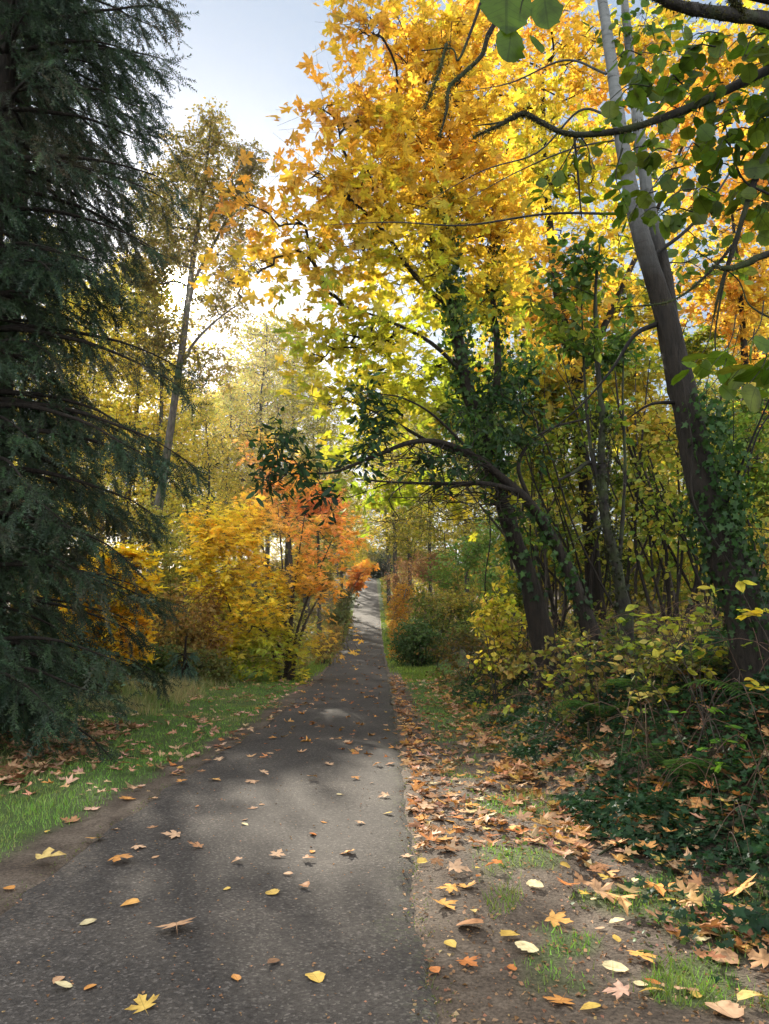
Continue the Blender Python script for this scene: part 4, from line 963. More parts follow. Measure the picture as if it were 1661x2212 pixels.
mb = [([T(1900, 40, 3.9), T(1661, 150, 3.6), T(1500, 228, 3.5), T(1400, 265, 3.4), T(1325, 285, 3.4), T(1230, 290, 3.3), T(1165, 262, 3.3), T(1128, 245, 3.3), T(1080, 270, 3.3), T(1022, 296, 3.3)], [.032, .026, .020, .017, .015, .013, .013, .012, .009, .003]),
      ([T(1128, 245, 3.3), T(1095, 262, 3.3), T(1025, 272, 3.3)], [.009, .006, .002]),
      ([T(1850, 90, 3.6), T(1661, 45, 3.2), T(1560, 30, 3.0), T(1470, 15, 2.9), T(1400, -20, 2.9), T(1330, -80, 2.9)], [.04, .034, .028, .022, .02, .016]),
      ([T(1600, 35, 3.05), T(1585, 0, 3.0), T(1560, -60, 3.0)], [.02, .016, .01]),
      ([T(1130, -40, 2.6), T(1060, 65, 2.6), T(1040, 120, 2.6), T(1000, 160, 2.6), T(970, 190, 2.6), T(965, 235, 2.6), T(950, 296, 2.6)], [.010, .009, .008, .008, .007, .006, .002]),
      ([T(1060, -60, 2.6), T(1020, 60, 2.6), T(990, 130, 2.6), T(975, 105, 2.6), T(910, 110, 2.6)], [.006, .005, .004, .003, .002]),
      ([T(965, 95, 2.6), T(950, 150, 2.6), T(935, 190, 2.6), T(918, 235, 2.6)], [.006, .005, .004, .002]),
      ([T(1850, 500, 3.5), T(1661, 548, 3.4), T(1610, 570, 3.4), T(1570, 580, 3.4), T(1538, 574, 3.4)], [.024, .017, .015, .012, .005]),
      ([T(1760, 200, 3.7), T(1661, 320, 3.6), T(1620, 420, 3.6), T(1590, 520, 3.6), T(1560, 610, 3.6), T(1540, 690, 3.6)], [.018, .015, .013, .012, .009, .004]),
      ([T(1590, 520, 3.6), T(1530, 590, 3.6), T(1450, 650, 3.6), T(1330, 665, 3.6)], [.008, .006, .005, .002]),
      ([T(1565, 600, 3.6), T(1545, 720, 3.6), T(1550, 800, 3.6)], [.006, .004, .002]),
      ([T(1661, 420, 3.6), T(1600, 380, 3.6), T(1560, 250, 3.6)], [.006, .005, .002]),
      ([T(1690, 700, 3.5), T(1620, 660, 3.5), T(1590, 600, 3.5), T(1500, 540, 3.5)], [.005, .004, .003, .002])]
o = tree('mossy_branch_tree', 'nearest tree reaching in from the right with mossy dark branches and round green leaves', 'tree', b,
     [([b, b + [0, .02, 1.5], b + [.02, 0, 3.0], b + [-.05, .05, 4.6]], [.15, .13, .11, .08])] + mb +
     [([b + [0, .02, 2.6], T(1900, 40, 3.9)], [.06, .032]), ([b + [0, .02, 2.3], T(1850, 90, 3.6)], [.06, .04]), ([b + [0, .02, 1.9], T(1850, 500, 3.5)], [.05, .024]), ([b + [0, 0, 2.8], T(1760, 200, 3.7)], [.05, .018]),
      ([b + [0, 0, 3.6], T(1500, -300, 2.9), T(1130, -40, 2.6)], [.05, .03, .011]), ([b + [0, 0, 3.5], T(1330, -80, 2.9)], [.04, .016]), ([T(1330, -80, 2.9), T(1060, -60, 2.6)], [.012, .006]), ([T(1330, -80, 2.9), T(1300, -160, 1.9)], [.01, .004]), ([b + [0, 0, 2.0], T(1690, 700, 3.5)], [.02, .005])],
     [(1640, 420, 60, 80, 3.7), (1660, 250, 40, 100, 3.7)],
     ROUND, 14, 6, .16, .08, lambda p: pal_pick(p, GRN, 3, 2), M_GREEN, M_MOSSY, up=.4, rnd=.8, droop=1.0, tip=.002, maxr=.008, rough=.16, sides=8, twigs=2, tr=.0015, flare=.3, extra=near_leaves)
bm = Bag(); moss_tufts(bm, [mb[0], mb[2], mb[3]], 2600, .012); moss_tufts(bm, [mb[4], mb[6], mb[7]], 600, .008); moss_tufts(bm, [mb[8], mb[9]], 500, .010)
bm.build('moss', M_MOSS, o, b)

# ================================================================== UNDERSTORY ON THE RIGHT BANK
def sapling(label, px, Y, tips, cols, size, per, group='leafy saplings on the right bank', name='hazel_sapling', tm=OVATE):
    q_ = 1.35 if Y < 7 else 1.0; Y *= q_; tips = [(a, b_, c * q_) for a, b_, c in tips]; size *= 1.12; per = max(2, int(per * .8))
    b = gbase(px, Y); o = thing(name, label, 'sapling', b, group); bt, bl = Bag(), Bag()
    for (tx, ty, tY) in tips:
        e = T(tx, ty, tY); h = e[2] - b[2]
        P = [b, b * .65 + e * .35 + [0, 0, .25 * h], b * .3 + e * .7 + [0, 0, .12 * h], e]
        Q = tube(bt, P, [.005, .004, .003, .0015], 5, (1, 1, 1), .05, 6)
        n = per; k = R.integers(len(Q) // 4, len(Q), n)
        sd = norm(R.normal(0, 1, (n, 3)) * [1, 1, .15]) * R.uniform(.04, .26, (n, 1))
        ends = Q[k] + sd; sticks(bt, Q[k], ends, .0022, .001, (1, 1, 1), 3)
        for q in range(3):
            f = R.uniform(.4, 1.05, (n, 1)); p = Q[k] * (1 - f) + ends * f
            nm = norm(np.array([0, -.25, 1.0]) + R.normal(0, .35, (n, 3))); al = norm(sd / np.linalg.norm(sd, axis=1, keepdims=True) + R.normal(0, .7, (n, 3)) * [1, 1, .3] + [0, 0, -.25])
            leaves(bl, tm, p, nm, al, size * R.uniform(.55, 1.2, n), pal_pick(p, cols, 3, 2), .2, .2)
    bt.build('stem', M_TWIG, o, b, True); bl.build('foliage', M_MAPLE, o, b)
YG = [(.16, .26, .03), (.30, .36, .04), (.55, .48, .06), (.24, .34, .04)]
sapling('hazel sapling with yellow green leaves in front of the thick trunk foot', 1500, 5.0, [(1400, 1300, 5.2), (1470, 1330, 5), (1530, 1290, 5), (1560, 1380, 4.8), (1420, 1420, 4.8)], YG, .085, 9)
sapling('hazel sapling with big lemon leaves at the right edge across the thick trunk', 1700, 4.0, [(1590, 1255, 3.9), (1640, 1275, 3.9), (1670, 1330, 3.8), (1640, 1470, 3.9)], [(.5, .48, .04), (.62, .5, .05), (.3, .4, .04)], .085, 5)
sapling('low sapling with pale yellow curled leaves on the ivy bank', 1420, 5.2, [(1350, 1400, 5.3), (1365, 1440, 5.2), (1440, 1370, 5.2), (1390, 1490, 5)], [(.55, .50, .12), (.62, .5, .14), (.36, .38, .07)], .07, 5)
sapling('small bright green seedling lowest on the bank near the right edge', 1560, 4.3, [(1540, 1590, 4.3), (1600, 1580, 4.3), (1580, 1640, 4.2), (1500, 1510, 4.4)], [(.10, .26, .03), (.18, .34, .04)], .08, 5)
sapling('green sapling at the far right middle of the bank', 1690, 4.8, [(1600, 1400, 4.9), (1660, 1430, 4.8), (1640, 1540, 4.6), (1600, 1480, 4.7)], [(.12, .22, .03), (.22, .32, .04), (.08, .16, .03)], .07, 8)
sapling('spindly yellow green sapling right of the ivy trunk foot', 1260, 8.5, [(1210, 1380, 8.6), (1270, 1360, 8.5), (1310, 1400, 8.3), (1180, 1420, 8.3)], YG, .08, 10)
sapling('green sapling just below the arching trunk foot', 1390, 7.5, [(1330, 1330, 7.6), (1400, 1310, 7.5), (1450, 1350, 7.3), (1380, 1390, 7.3)], YG[:2] + [(.12, .2, .03)], .085, 10)
def bank_pts_(n):
    y = 4.8 * (14 / 4.8) ** R.uniform(0, 1, n); return xr(y) + R.uniform(1.7, 4.5, n), y
def fern(label, px, Y, r, n=11):
    b = gbase(px, Y); o = thing('fern', label, 'fern', b, 'sword ferns on the right bank'); bl = Bag()
    for k in range(n):
        az = R.uniform(0, 2 * np.pi); L = r * R.uniform(.7, 1.2)
        f = np.linspace(0, 1, 9)[:, None]; d = np.array([math.cos(az), math.sin(az), 0])
        Q = b + [0, 0, .04] + d * L * f * .85 + np.array([0, 0, 1]) * (L * (1.1 * f - 1.0 * f ** 2))
        tube(bl, Q, np.linspace(.004, .001, 9), 4, (.08, .10, .03), 0, 2)
        m = 26; ff = np.linspace(.1, .98, m); q = np.stack([np.interp(ff, f[:, 0], Q[:, c]) for c in range(3)], -1); sd = norm(np.cross(d, [0, 0, 1.0]))
        for s in (-1, 1):
            al = norm(sd * s + d * .35 + [0, 0, -.15] + R.normal(0, .06, (m, 3)))
            leaves(bl, LANCE, q, np.tile([0, 0, 1.0], (m, 1)) + R.normal(0, .15, (m, 3)), al, L * .22 * np.sin(np.pi * (.12 + .86 * ff)) + .01, pal_pick(q, [(.03, .09, .02), (.06, .14, .03), (.12, .2, .03)], 3, 2), .1, .1, width=.03)
    bl.build('frond', M_GREEN, o, b)
fern('sword fern between the arching trunk and the thin mossy trunk', 1300, 8.0, .7)
fern('sword fern in front of the thin mossy trunk foot', 1400, 7.4, .75)
fern('sword fern left of the thick leaning trunk foot', 1500, 7.2, .8)
fern('small fern behind the yellow curled sapling', 1450, 6.2, .6)
fern('large fern on the bank at the right edge', 1640, 6.0, .7)
shrub('bank_bramble', 'brown and green bramble tangle on the bank below the ivy trunk', 1230, 9, [(1180, 1410, 60, 24, 9.3), (1270, 1400, 60, 26, 9), (1110, 1430, 50, 22, 10), (1340, 1400, 60, 26, 8.4), (1230, 1450, 70, 26, 8.4)], [(.05, .08, .02), (.12, .17, .03), (.22, .15, .05), (.25, .30, .05)], 55, .065, OVATE, seed=31, spread=.2, tip=.0025,  group='brambles on the right bank')
shrub('bank_bramble', 'brown and green bramble tangle below the thick leaning trunk', 1500, 6.2, [(1450, 1420, 60, 30, 7), (1540, 1430, 70, 30, 7), (1640, 1440, 50, 30, 6.6), (1390, 1440, 50, 22, 7)], [(.04, .08, .02), (.1, .16, .03), (.2, .14, .05), (.22, .28, .05)], 50, .055, OVATE, seed=32, spread=.16, tip=.002,  group='brambles on the right bank')

# ivy carpet on the bank
def bank_pts(n, d0, d1, y0, y1, p=1.0):
    y = y0 * (y1 / y0) ** R.uniform(0, 1, n); d = d0 + (d1 - d0) * R.uniform(0, 1, n) ** p
    x = xr(y) + d; return x, y
x, y = bank_pts(85000, 1.2, 6.5, 3.2, 17)
k = (noise(x, y, 1.5, 21) + (x - xr(y) - 1.3) * 1.1 - smooth(4.8, 3.4, y) * .9 > R.normal(0, .3, len(x))); x, y = x[k], y[k]
P = np.stack([x, y, gz(x, y) + R.uniform(.01, .09, len(x)) + .2 * R.uniform(0, 1, len(x)) * smooth(-.2, 1, noise(x, y, 3.2, 61))], -1); n = len(P)
bi = Bag(); leaves(bi, IVY, P, norm(np.array([-.2, -.3, 1.0]) + R.normal(0, .4, (n, 3))), norm(R.normal(0, 1, (n, 3)) * [1, 1, .2]), .055 * R.uniform(.6, 1.3, n), pal_pick(P, [(.012, .03, .015), (.022, .055, .022), (.035, .08, .03)], 1.5, 2), .2, .25)
tag(bi.build('ivy_carpet', M_GLOSSY), 'dark ivy carpet covering the shaded right bank', 'ivy', kind='stuff')
# undergrowth of the wood on both sides
def undergrowth(label, n, side, d0, d1, y0, y1, cols, size, h):
    y = y0 * (y1 / y0) ** R.uniform(0, 1, n); d = d0 + (d1 - d0) * R.uniform(0, 1, n) ** 1.3
    x = xr(y) + d if side > 0 else xl(y) - d
    top = h * np.clip(.55 + .75 * noise(x, y, 1.1, 51) + .3 * noise(x, y, 3.5, 5), .04, 1.3) * smooth(d0 - .2, d0 + 1.2, d)
    P = np.stack([x, y, gz(x, y) + .02 + top * R.uniform(0, 1, n) ** .6], -1)
    bg = Bag(); nm, al = orient(n, .9, .8, .4)
    leaves(bg, OVATE, P, nm, al, size * R.uniform(.5, 1.2, n) * (1 + y / 40), pal_pick(P, cols, 1.3, 5), .2, .2)
    k = R.integers(0, n, n // 25); sticks(bg, P[k] * [1, 1, 0] + np.stack([0 * x[k], 0 * x[k], gz(x[k], y[k])], -1), P[k] + [0, 0, .1], .006, .003, (.07, .055, .04), 3)
    tag(bg.build('undergrowth', M_GREEN), label, 'undergrowth', kind='stuff')
UG = [(.07, .10, .03), (.16, .19, .04), (.30, .22, .06), (.40, .34, .07), (.14, .20, .04)]
undergrowth('low leafy undergrowth under the trees of the right bank', 42000, 1, 2.6, 30, 9, 45, UG, .085, .8)
undergrowth('brown green undergrowth at the foot of the left bushes', 30000, -1, 3.4, 26, 16, 45, [(.10, .10, .03), (.24, .18, .06), (.36, .24, .08), (.15, .18, .05)], .085, .8)
undergrowth('weedy bank plants on the right beyond the dark rounded bush', 16000, 1, .5, 9, 27, 100, [(.16, .2, .05), (.4, .34, .07), (.45, .26, .09)], .09, .7)
undergrowth('weedy bank plants on the left beyond the maple bush', 16000, -1, .7, 9, 24, 100, [(.14, .18, .06), (.3, .26, .08), (.3, .18, .08)], .09, .45)
pb = thing('wood_edge_bush', 'tmp', 'bush', (0, 0, 0)); bt_, bl_ = Bag(), Bag()
tg_ = rdir(420) * (R.uniform(0, 1, (420, 1)) ** .45) * [2.0, 1.6, 1.5] + [0, 0, 1.5]; tg_ = tg_[tg_[:, 2] > .1]
st_ = np.array([[R.normal(0, .3), R.normal(0, .3), R.uniform(.1, .9)] for _ in range(12)])
for q in st_: tube(bt_, [[q[0] * .5, q[1] * .5, -.3], q], [.04, .025], 5, (1, 1, 1), 0, 2)
grow(st_, None, tg_, bt_, (1, 1, 1), .006, maxr=.03)
twig_leaves(bt_, bl_, RHOMB, tg_, 26, .45, .15, lambda p: pal_pick(p, [(.14, .17, .04), (.30, .28, .06), (.46, .36, .07), (.34, .2, .07)], 1.2, 3), 1, .9, .6, .2, 3, .005, (1, 1, 1))
bt_.build('stem', M_TWIG, pb, None, True); bl_.build('foliage', M_GREEN, pb)
EB = [(-6.5, 104), (-3, 110), (1, 112), (4.5, 109), (8, 104), (-10, 98), (-13, 90), (12, 96), (5.2, 88), (9, 78), (14, 82), (6.0, 66), (10.5, 62), (15, 68), (20, 60), (8, 52), (13, 48), (19, 46), (25, 42), (-7.5, 84), (-8, 70), (-12, 66), (-17, 60), (-9, 56), (-14, 50), (-20, 46), (-26, 44), (-9.5, 42), (-15, 38), (-22, 34), (12, 36), (17, 30), (22, 32), (28, 36), (13.5, 26), (18, 24), (-34, 42), (34, 44), (-1.2, 120), (2.8, 121)]
for k, (x_, y_) in enumerate(EB):
    b_ = (x_, y_, float(gz(x_, y_)) - .1); sc_ = R.uniform(.8, 1.25) * (1.15 if y_ > 95 else 1)
    if k == 0: pb.location = b_; pb['label'] = 'mixed bush of the wood edge closing the view under the far trees'; pb['group'] = 'bushes of the wood edge'
    else: copy_thing(pb, b_, k * 1.7, (sc_, sc_, sc_ * R.uniform(.8, 1.3)), 'mixed bush of the wood edge closing the view under the far trees', 'bushes of the wood edge')
bc = Bag()
xs_, ys_ = bank_pts_(330)
for x_, y_ in zip(xs_, ys_):
    a_0 = np.array([x_, y_, float(gz(x_, y_))]); az = R.uniform(0, 2 * np.pi); L_ = R.uniform(.3, 1.1); dv = np.array([math.cos(az), math.sin(az), 0]) * L_
    hh_ = R.uniform(.15, .6)
    tube(bc, [a_0, a_0 + dv * .35 + [0, 0, hh_], a_0 + dv * .75 + [0, 0, hh_ * .9], a_0 + dv * 1.1 + [0, 0, hh_ * .3]], [.004, .0035, .0025, .001], 4, (1.6, 1.2, 1.0), 0, 3)
tag(bc.build('bramble_canes', M_TWIG), 'tangle of thin arching bramble canes over the right bank', 'brambles', kind='stuff')
# small weeds
x, y = bank_pts(9000, .5, 5, 3.0, 15)
k = noise(x, y, 2.7, 33) > .35 - smooth(1.0, 3.0, x - xr(y)) * .3; x, y = x[k], y[k]
P = np.stack([x, y, gz(x, y) + R.uniform(.005, .05, len(x))], -1); n = len(P)
bi = Bag(); leaves(bi, OVATE, P, norm(np.array([0, -.2, 1.0]) + R.normal(0, .4, (n, 3))), norm(R.normal(0, 1, (n, 3)) * [1, 1, .3]), .028 * R.uniform(.5, 1.5, n), pal_pick(P, [(.05, .09, .02), (.09, .17, .03), (.15, .2, .04)], 2, 2), .2, .25)
tag(bi.build('small_weeds', M_GREEN), 'tiny green weeds sprouting through the leaf litter', 'weeds', kind='stuff')

# ================================================================== FALLEN LEAVES
TAN = [(.42, .26, .15), (.48, .32, .20), (.34, .18, .09)]; ORG = [(.50, .24, .07), (.54, .30, .09), (.42, .16, .05)]; YEL = [(.52, .37, .09), (.56, .43, .16), (.46, .32, .08)]
PNK = [(.52, .33, .24), (.48, .28, .20)]; BRN = [(.22, .12, .06), (.30, .16, .08), (.16, .09, .05)]; PAL = [(.62, .55, .32), (.55, .48, .28)]
LIT = [BRN[0], TAN[2], BRN[1], TAN[0], ORG[0], YEL[2], TAN[1]]
def one_leaf(kind, cols, x, y, size, name, label, group, z=0.0, ang=None, curl=.2):
    tm = {'maple': MAPLE, 'oval': OVATE, 'round': ROUND}[kind]
    bag = Bag(); a = R.uniform(0, 2 * np.pi) if ang is None else ang
    c = np.array(cols[R.integers(0, len(cols))]) * R.uniform(.85, 1.12)
    e = .08; g0 = float(gz(x, y)); nx_ = -(float(gz(x + e, y)) - g0) / e; ny_ = -(float(gz(x, y + e)) - g0) / e
    nm = norm(np.array([[nx_, ny_, 1.0]]) + R.normal(0, .13, (1, 3)) * [1, 1, 0]); al = np.array([[math.cos(a), math.sin(a), 0.0]])
    al = al - nm * (al * nm).sum()
    ctr = np.array([x, y, g0 + .012 + z])
    leaves(bag, tm, ctr[None] - al * size * .4, nm, al, np.array([size]), c[None], curl, .25, edge=.35)
    V = np.concatenate(bag.V); C = np.concatenate(bag.C)
    # rest on the ground, lowest point touching
    low = (V[:, 2] - gz(V[:, 0], V[:, 1])).min(); V[:, 2] += .0085 + z - low
    C = C * R.uniform(.9, 1.1, (len(C), 1)); C[0] *= 1.12
    bag.V, bag.C = [V], [C]
    o = bag.build(name, M_DRY, None, (x, y, g0)); tag(o, label, 'leaf', group)
    return o
# leaves one can point at, placed where the photograph has them
HAND = [
 (380, 2015, 'maple', TAN, .20, 'big tan maple leaf with long stalk alone on the near asphalt'),
 (308, 2178, 'maple', YEL, .13, 'golden maple leaf at the bottom of the photo on the asphalt'),
 (372, 1812, 'maple', TAN, .14, 'pale tan spread maple leaf on the asphalt left of centre'),
 (600, 1852, 'maple', TAN, .11, 'small tan maple leaf with stalk near the path centre'),
 (262, 1868, 'maple', ORG, .17, 'folded orange tan maple leaf on the left asphalt'),
 (106, 1870, 'maple', YEL, .20, 'large yellow maple leaf on the bare dirt left of the path'),
 (587, 1933, 'round', YEL, .085, 'yellow green round leaf on the path middle'),
 (656, 1921, 'round', BRN, .07, 'brownish round leaf right of the yellow green one'),
 (680, 2117, 'round', YEL, .085, 'curled brown spotted yellow leaf on the lower path'),
 (285, 1959, 'oval', ORG, .10, 'single orange oval leaf on the left part of the asphalt'),
 (840, 1762, 'oval', YEL, .08, 'small yellow leaf beside the right edge of the asphalt'),
 (676, 1806, 'oval', ORG, .09, 'orange brown oval leaf upright on mid path'),
 (528, 1784, 'oval', PAL, .07, 'small pale greenish leaf on the mid path'),
 (733, 1719, 'round', PAL, .06, 'tiny pale round leaf on the sunlit part of the path'),
 (545, 1692, 'maple', TAN, .15, 'tan maple leaf in the middle of the path beyond the dark stretch'),
 (465, 1689, 'maple', ORG, .13, 'orange maple leaf near the left edge of the sunlit path stretch'),
 (490, 1925, 'oval', YEL, .07, 'small folded golden leaf left of the yellow green round leaf'),
 (592, 2085, 'oval', BRN, .08, 'curled reddish brown leaf on the near path'),
 (510, 2119, 'oval', ORG, .07, 'small orange leaf low on the near path'),
 (126, 2124, 'oval', TAN, .08, 'first of three small oval leaves at the lower left of the asphalt'),
 (140, 2142, 'oval', PAL, .08, 'pale oval leaf lowest in the group at the lower left'),
 (196, 2140, 'oval', ORG, .07, 'orange oval leaf right of the pale one at the lower left'),
 (187, 2001, 'oval', PAL, .09, 'pale narrow leaf near the left side of the asphalt'),
 (205, 1820, 'maple', ORG, .14, 'orange brown maple leaf on the left rim of the asphalt'),
 (152, 1776, 'maple', TAN, .15, 'tan maple leaf on the dirt strip beside the left grass'),
 (200, 1750, 'maple', PNK, .15, 'pinkish maple leaf at the left edge of the grass'),
 (60, 1660, 'maple', YEL, .18, 'yellow maple leaf on the left lawn near the photo edge'),
 (170, 1612, 'maple', ORG, .20, 'orange and yellow maple leaves overlapping on the left lawn'),
 (275, 1610, 'maple', TAN, .19, 'tan and orange maple leaf in the middle of the left lawn'),
 (20, 1925, 'oval', ORG, .10, 'orange leaf at the left photo edge on dirt'),
 (1212, 1748, 'maple', PNK, .20, 'large pinkish maple leaf standing out on the right verge grass'),
 (1050, 1780, 'maple', TAN, .17, 'wide tan maple leaf on dirt right of the path'),
 (1052, 1697, 'maple', PNK, .17, 'pinkish tan maple leaf in shade beyond the wide tan leaf'),
 (1130, 1658, 'maple', ORG, .13, 'orange maple leaf on the shaded grass right of the path'),
 (1108, 1792, 'round', YEL, .09, 'yellow green round leaf between maple leaves on right verge'),
 (1130, 1808, 'maple', ORG, .13, 'orange maple leaf touching a tan one on the right verge'),
 (1165, 1826, 'maple', TAN, .13, 'small tan maple leaf left of the dark hole on the verge'),
 (1345, 1845, 'maple', PNK, .15, 'pinkish maple leaf beside the short stick on the right verge'),
 (1225, 1922, 'maple', ORG, .13, 'orange maple leaf with a yellow leaf under it on the right dirt'),
 (1208, 1998, 'maple', ORG, .15, 'dark orange maple leaf on the right dirt patch'),
 (1152, 1915, 'round', PAL, .10, 'pale cream round leaf on the green tuft right of the path'),
 (962, 1962, 'maple', ORG, .15, 'bright orange curled maple leaf beside the path edge'),
 (1012, 2008, 'round', BRN, .15, 'big curled brown leaf pair near the path edge'),
 (1103, 2028, 'round', YEL, .10, 'golden leaf folded over on the brown dirt'),
 (1143, 2060, 'round', PAL, .11, 'large pale yellow round leaf on the brown dirt'),
 (1330, 2000, 'round', PAL, .08, 'greenish white leaf on the trodden dirt at right'),
 (1333, 2038, 'oval', YEL, .07, 'yellow leaf under the greenish white one at right'),
 (1388, 2078, 'maple', ORG, .15, 'bright orange maple leaf lowest but one on the right dirt'),
 (1325, 2096, 'oval', PAL, .13, 'pale folded yellow leaf left of the bright orange maple leaf'),
 (1334, 2155, 'maple', PNK, .12, 'small pinkish white maple leaf at the bottom right'),
 (1413, 2150, 'oval', YEL, .11, 'golden oval leaf at the bottom right'),
 (1560, 2078, 'round', TAN, .13, 'curled two tone tan leaf near the bottom right corner'),
 (1462, 2030, 'maple', ORG, .13, 'orange tan maple leaf by the grass clump at bottom right'),
 (1600, 1945, 'maple', ORG, .22, 'large orange brown maple leaf at the right photo edge'),
 (1560, 2190, 'round', TAN, .15, 'tan leaf pair cut off by the bottom edge'),
 (1620, 2175, 'oval', YEL, .14, 'golden leaf in the bottom right corner'),
 (1280, 2185, 'oval', YEL, .09, 'thin upright yellow leaf at the bottom edge'),
 (972, 2045, 'oval', YEL, .09, 'yellow leaf close to the asphalt edge at lower right'),
 (940, 2102, 'oval', ORG, .08, 'orange leaf right beside the asphalt near the bottom'),
 (992, 1888, 'maple', TAN, .16, 'tan maple leaf with pink tinge just off the path edge'),
 (945, 1872, 'maple', BRN, .11, 'purplish brown maple leaf touching the tan one off the path edge'),
 (910, 1868, 'round', YEL, .07, 'small yellow leaf on the asphalt edge'),
 (945, 1808, 'maple', TAN, .15, 'tan maple leaf on pale dirt along the path edge'),
 (985, 1780, 'maple', ORG, .15, 'orange brown maple leaf along the path edge'),
 (925, 1752, 'maple', TAN, .18, 'long tan maple leaf nearest the asphalt in the leaf row'),
 (905, 1835, 'maple', ORG, .10, 'small orange leaf where asphalt meets dirt'),
 (1320, 1660, 'maple', TAN, .22, 'big tan maple leaf at the foot of the ivy bank'),
 (1400, 1690, 'maple', TAN, .24, 'very large tan maple leaf with hanging stalk on the bank edge'),
 (1445, 1630, 'maple', PNK, .20, 'pale pink maple leaf half lit on the ivy'),
 (1190, 1570, 'maple', PNK, .16, 'pinkish maple leaf lying on ivy left part of the bank'),
 (1440, 1575, 'maple', ORG, .13, 'fiery orange curled leaf hanging on the ivy bank'),
 (1640, 1640, 'maple', BRN, .26, 'big dry brown maple leaf at the right photo edge'),
 (1450, 1950, 'oval', YEL, .11, 'upright cream yellow leaf in the right grass clump'),
 (1270, 1875, 'oval', PAL, .08, 'small cream leaf on the shaded soil at right'),
 (1590, 1850, 'oval', TAN, .12, 'tan leaf below the fallen branch'),
]
placed = []
for px, py, kind, cols, s, lab in HAND:
    p = ground_at(px, py)
    if p[1] < 2.2: continue
    one_leaf(kind, cols, p[0], p[1], s * (.88 if kind == 'maple' else 1.0), 'fallen_maple_leaf' if kind == 'maple' else 'fallen_leaf', lab, 'fallen leaves')
    placed.append((p[0], p[1]))
placed = np.array(placed)
def far_from(x, y, dmin=.12): return np.min(np.hypot(placed[:, 0] - x, placed[:, 1] - y)) > dmin
# repeats: groups of leaves that look alike
def group_leaves(n, gen, cols, kinds, size, name, label, group):
    k = 0; tries = 0
    while k < n and tries < 5000:
        tries += 1
        x, y = gen()
        px, py, _ = project(np.array([x, y, float(gz(x, y))]))
        if not (0 < px < 1661 and py < 2212) or not far_from(x, y, .09): continue
        kd = kinds[R.integers(0, len(kinds))]
        one_leaf(kd, cols, x, y, size * R.uniform(.7, 1.2) * (1 if kd == 'maple' else .6), name, label, group); k += 1
def g_path():
    y = 3.3 * (16 / 3.3) ** R.uniform(.15, 1); return R.uniform(float(xl(y)) + .05, float(xr(y)) - .05), y
def g_edge():
    y = 4.6 * (15 / 4.6) ** R.uniform(0, 1); return float(xr(y)) + abs(R.normal(.05, .28)), y
def g_left():
    y = 5.0 * (17 / 5.0) ** R.uniform(0, 1); return float(xl(y)) - R.uniform(.1, 4.2), y
def g_ledge():
    y = R.uniform(8.0, 15); return float(xl(y)) + R.normal(0, .12), y
def g_right():
    y = 3.3 * (9 / 3.3) ** R.uniform(0, 1); return float(xr(y)) + R.uniform(.15, 2.0), y
group_leaves(44, g_path, TAN + ORG[:1], ['maple', 'oval', 'maple'], .095, 'fallen_leaf', 'small tan fallen leaf scattered on the dark asphalt', 'small fallen leaves on the path')
group_leaves(58, g_edge, ORG + TAN + BRN[:2], ['maple'], .115, 'fallen_maple_leaf', 'orange or tan maple leaf heaped along the right edge of the path', 'fallen leaves in the row along the right path edge')
group_leaves(40, g_left, TAN + YEL[:1] + PNK + ORG[:1], ['maple', 'maple', 'oval'], .125, 'fallen_maple_leaf', 'dry fallen leaf lying in the short grass left of the path', 'fallen leaves on the left lawn')
group_leaves(30, g_ledge, TAN + ORG, ['maple'], .10, 'fallen_maple_leaf', 'tan maple leaf gathered on the left rim of the path', 'fallen leaves along the left path rim')
group_leaves(50, g_right, YEL + TAN + ORG + PAL, ['oval', 'round', 'maple'], .105, 'fallen_leaf', 'fallen leaf on the trodden soil and moss right of the path', 'fallen leaves on the right verge')

def litter_stuff(name, label, x, y, size, cols, tm=MAPLE_S, lift=.03):
    P = np.stack([x, y, gz(x, y) + R.uniform(.006, lift, len(x))], -1); n = len(P)
    nm = norm(np.array([0, 0, 1.0]) + R.normal(0, .28, (n, 3))); al = norm(R.normal(0, 1, (n, 3)) * [1, 1, .08])
    bg = Bag(); leaves(bg, tm, P, nm, al, size * R.uniform(.35, 1.3, n), pal_pick(P, cols, 5, 2, .3)[R.permutation(n)], .45, .5, edge=.35)
    return tag(bg.build(name, M_DRY), label, 'leaf litter', kind='stuff')
x, y = bank_pts(7600, .9, 6, 3.6, 20, 1.1); k = noise(x, y, 1.9, 41) + .35 * (x - xr(y)) - .95 * smooth(6.6, 3.8, y) > .15 + R.normal(0, .55, len(x)); x, y = x[k], y[k]
litter_stuff('leaf_litter', 'brown and tan maple leaf litter strewn over the right bank', x, y, .12, LIT, MAPLE, lift=.08)
x, y = bank_pts(1200, .05, 1.3, 5.5, 22, 1.6)
litter_stuff('leaf_litter', 'thick drift of rust and tan leaves along the far right path edge', x, y, .10, ORG + TAN + BRN)
y = 9 * (60 / 9) ** R.uniform(0, 1, 420); x = xl(y) + (xr(y) - xl(y)) * R.uniform(0, 1, 420)
litter_stuff('leaf_litter', 'far scattered leaves on the path surface', x, y, .10, TAN + ORG + BRN, lift=.012)
y = R.uniform(7, 20, 520); x = xl(y) - np.abs(R.normal(0, 1.8, 520))
litter_stuff('leaf_litter', 'tan leaves scattered in the far left grass', x, y, .11, TAN + PNK + ORG[:1], lift=.06)
y = R.uniform(7.2, 11.5, 700); x = -3.4 - np.abs(R.normal(0, .9, 700))
litter_stuff('leaf_litter', 'brown leaf heap on the ground below the conifer boughs', x, y, .13, BRN + TAN, lift=.06)
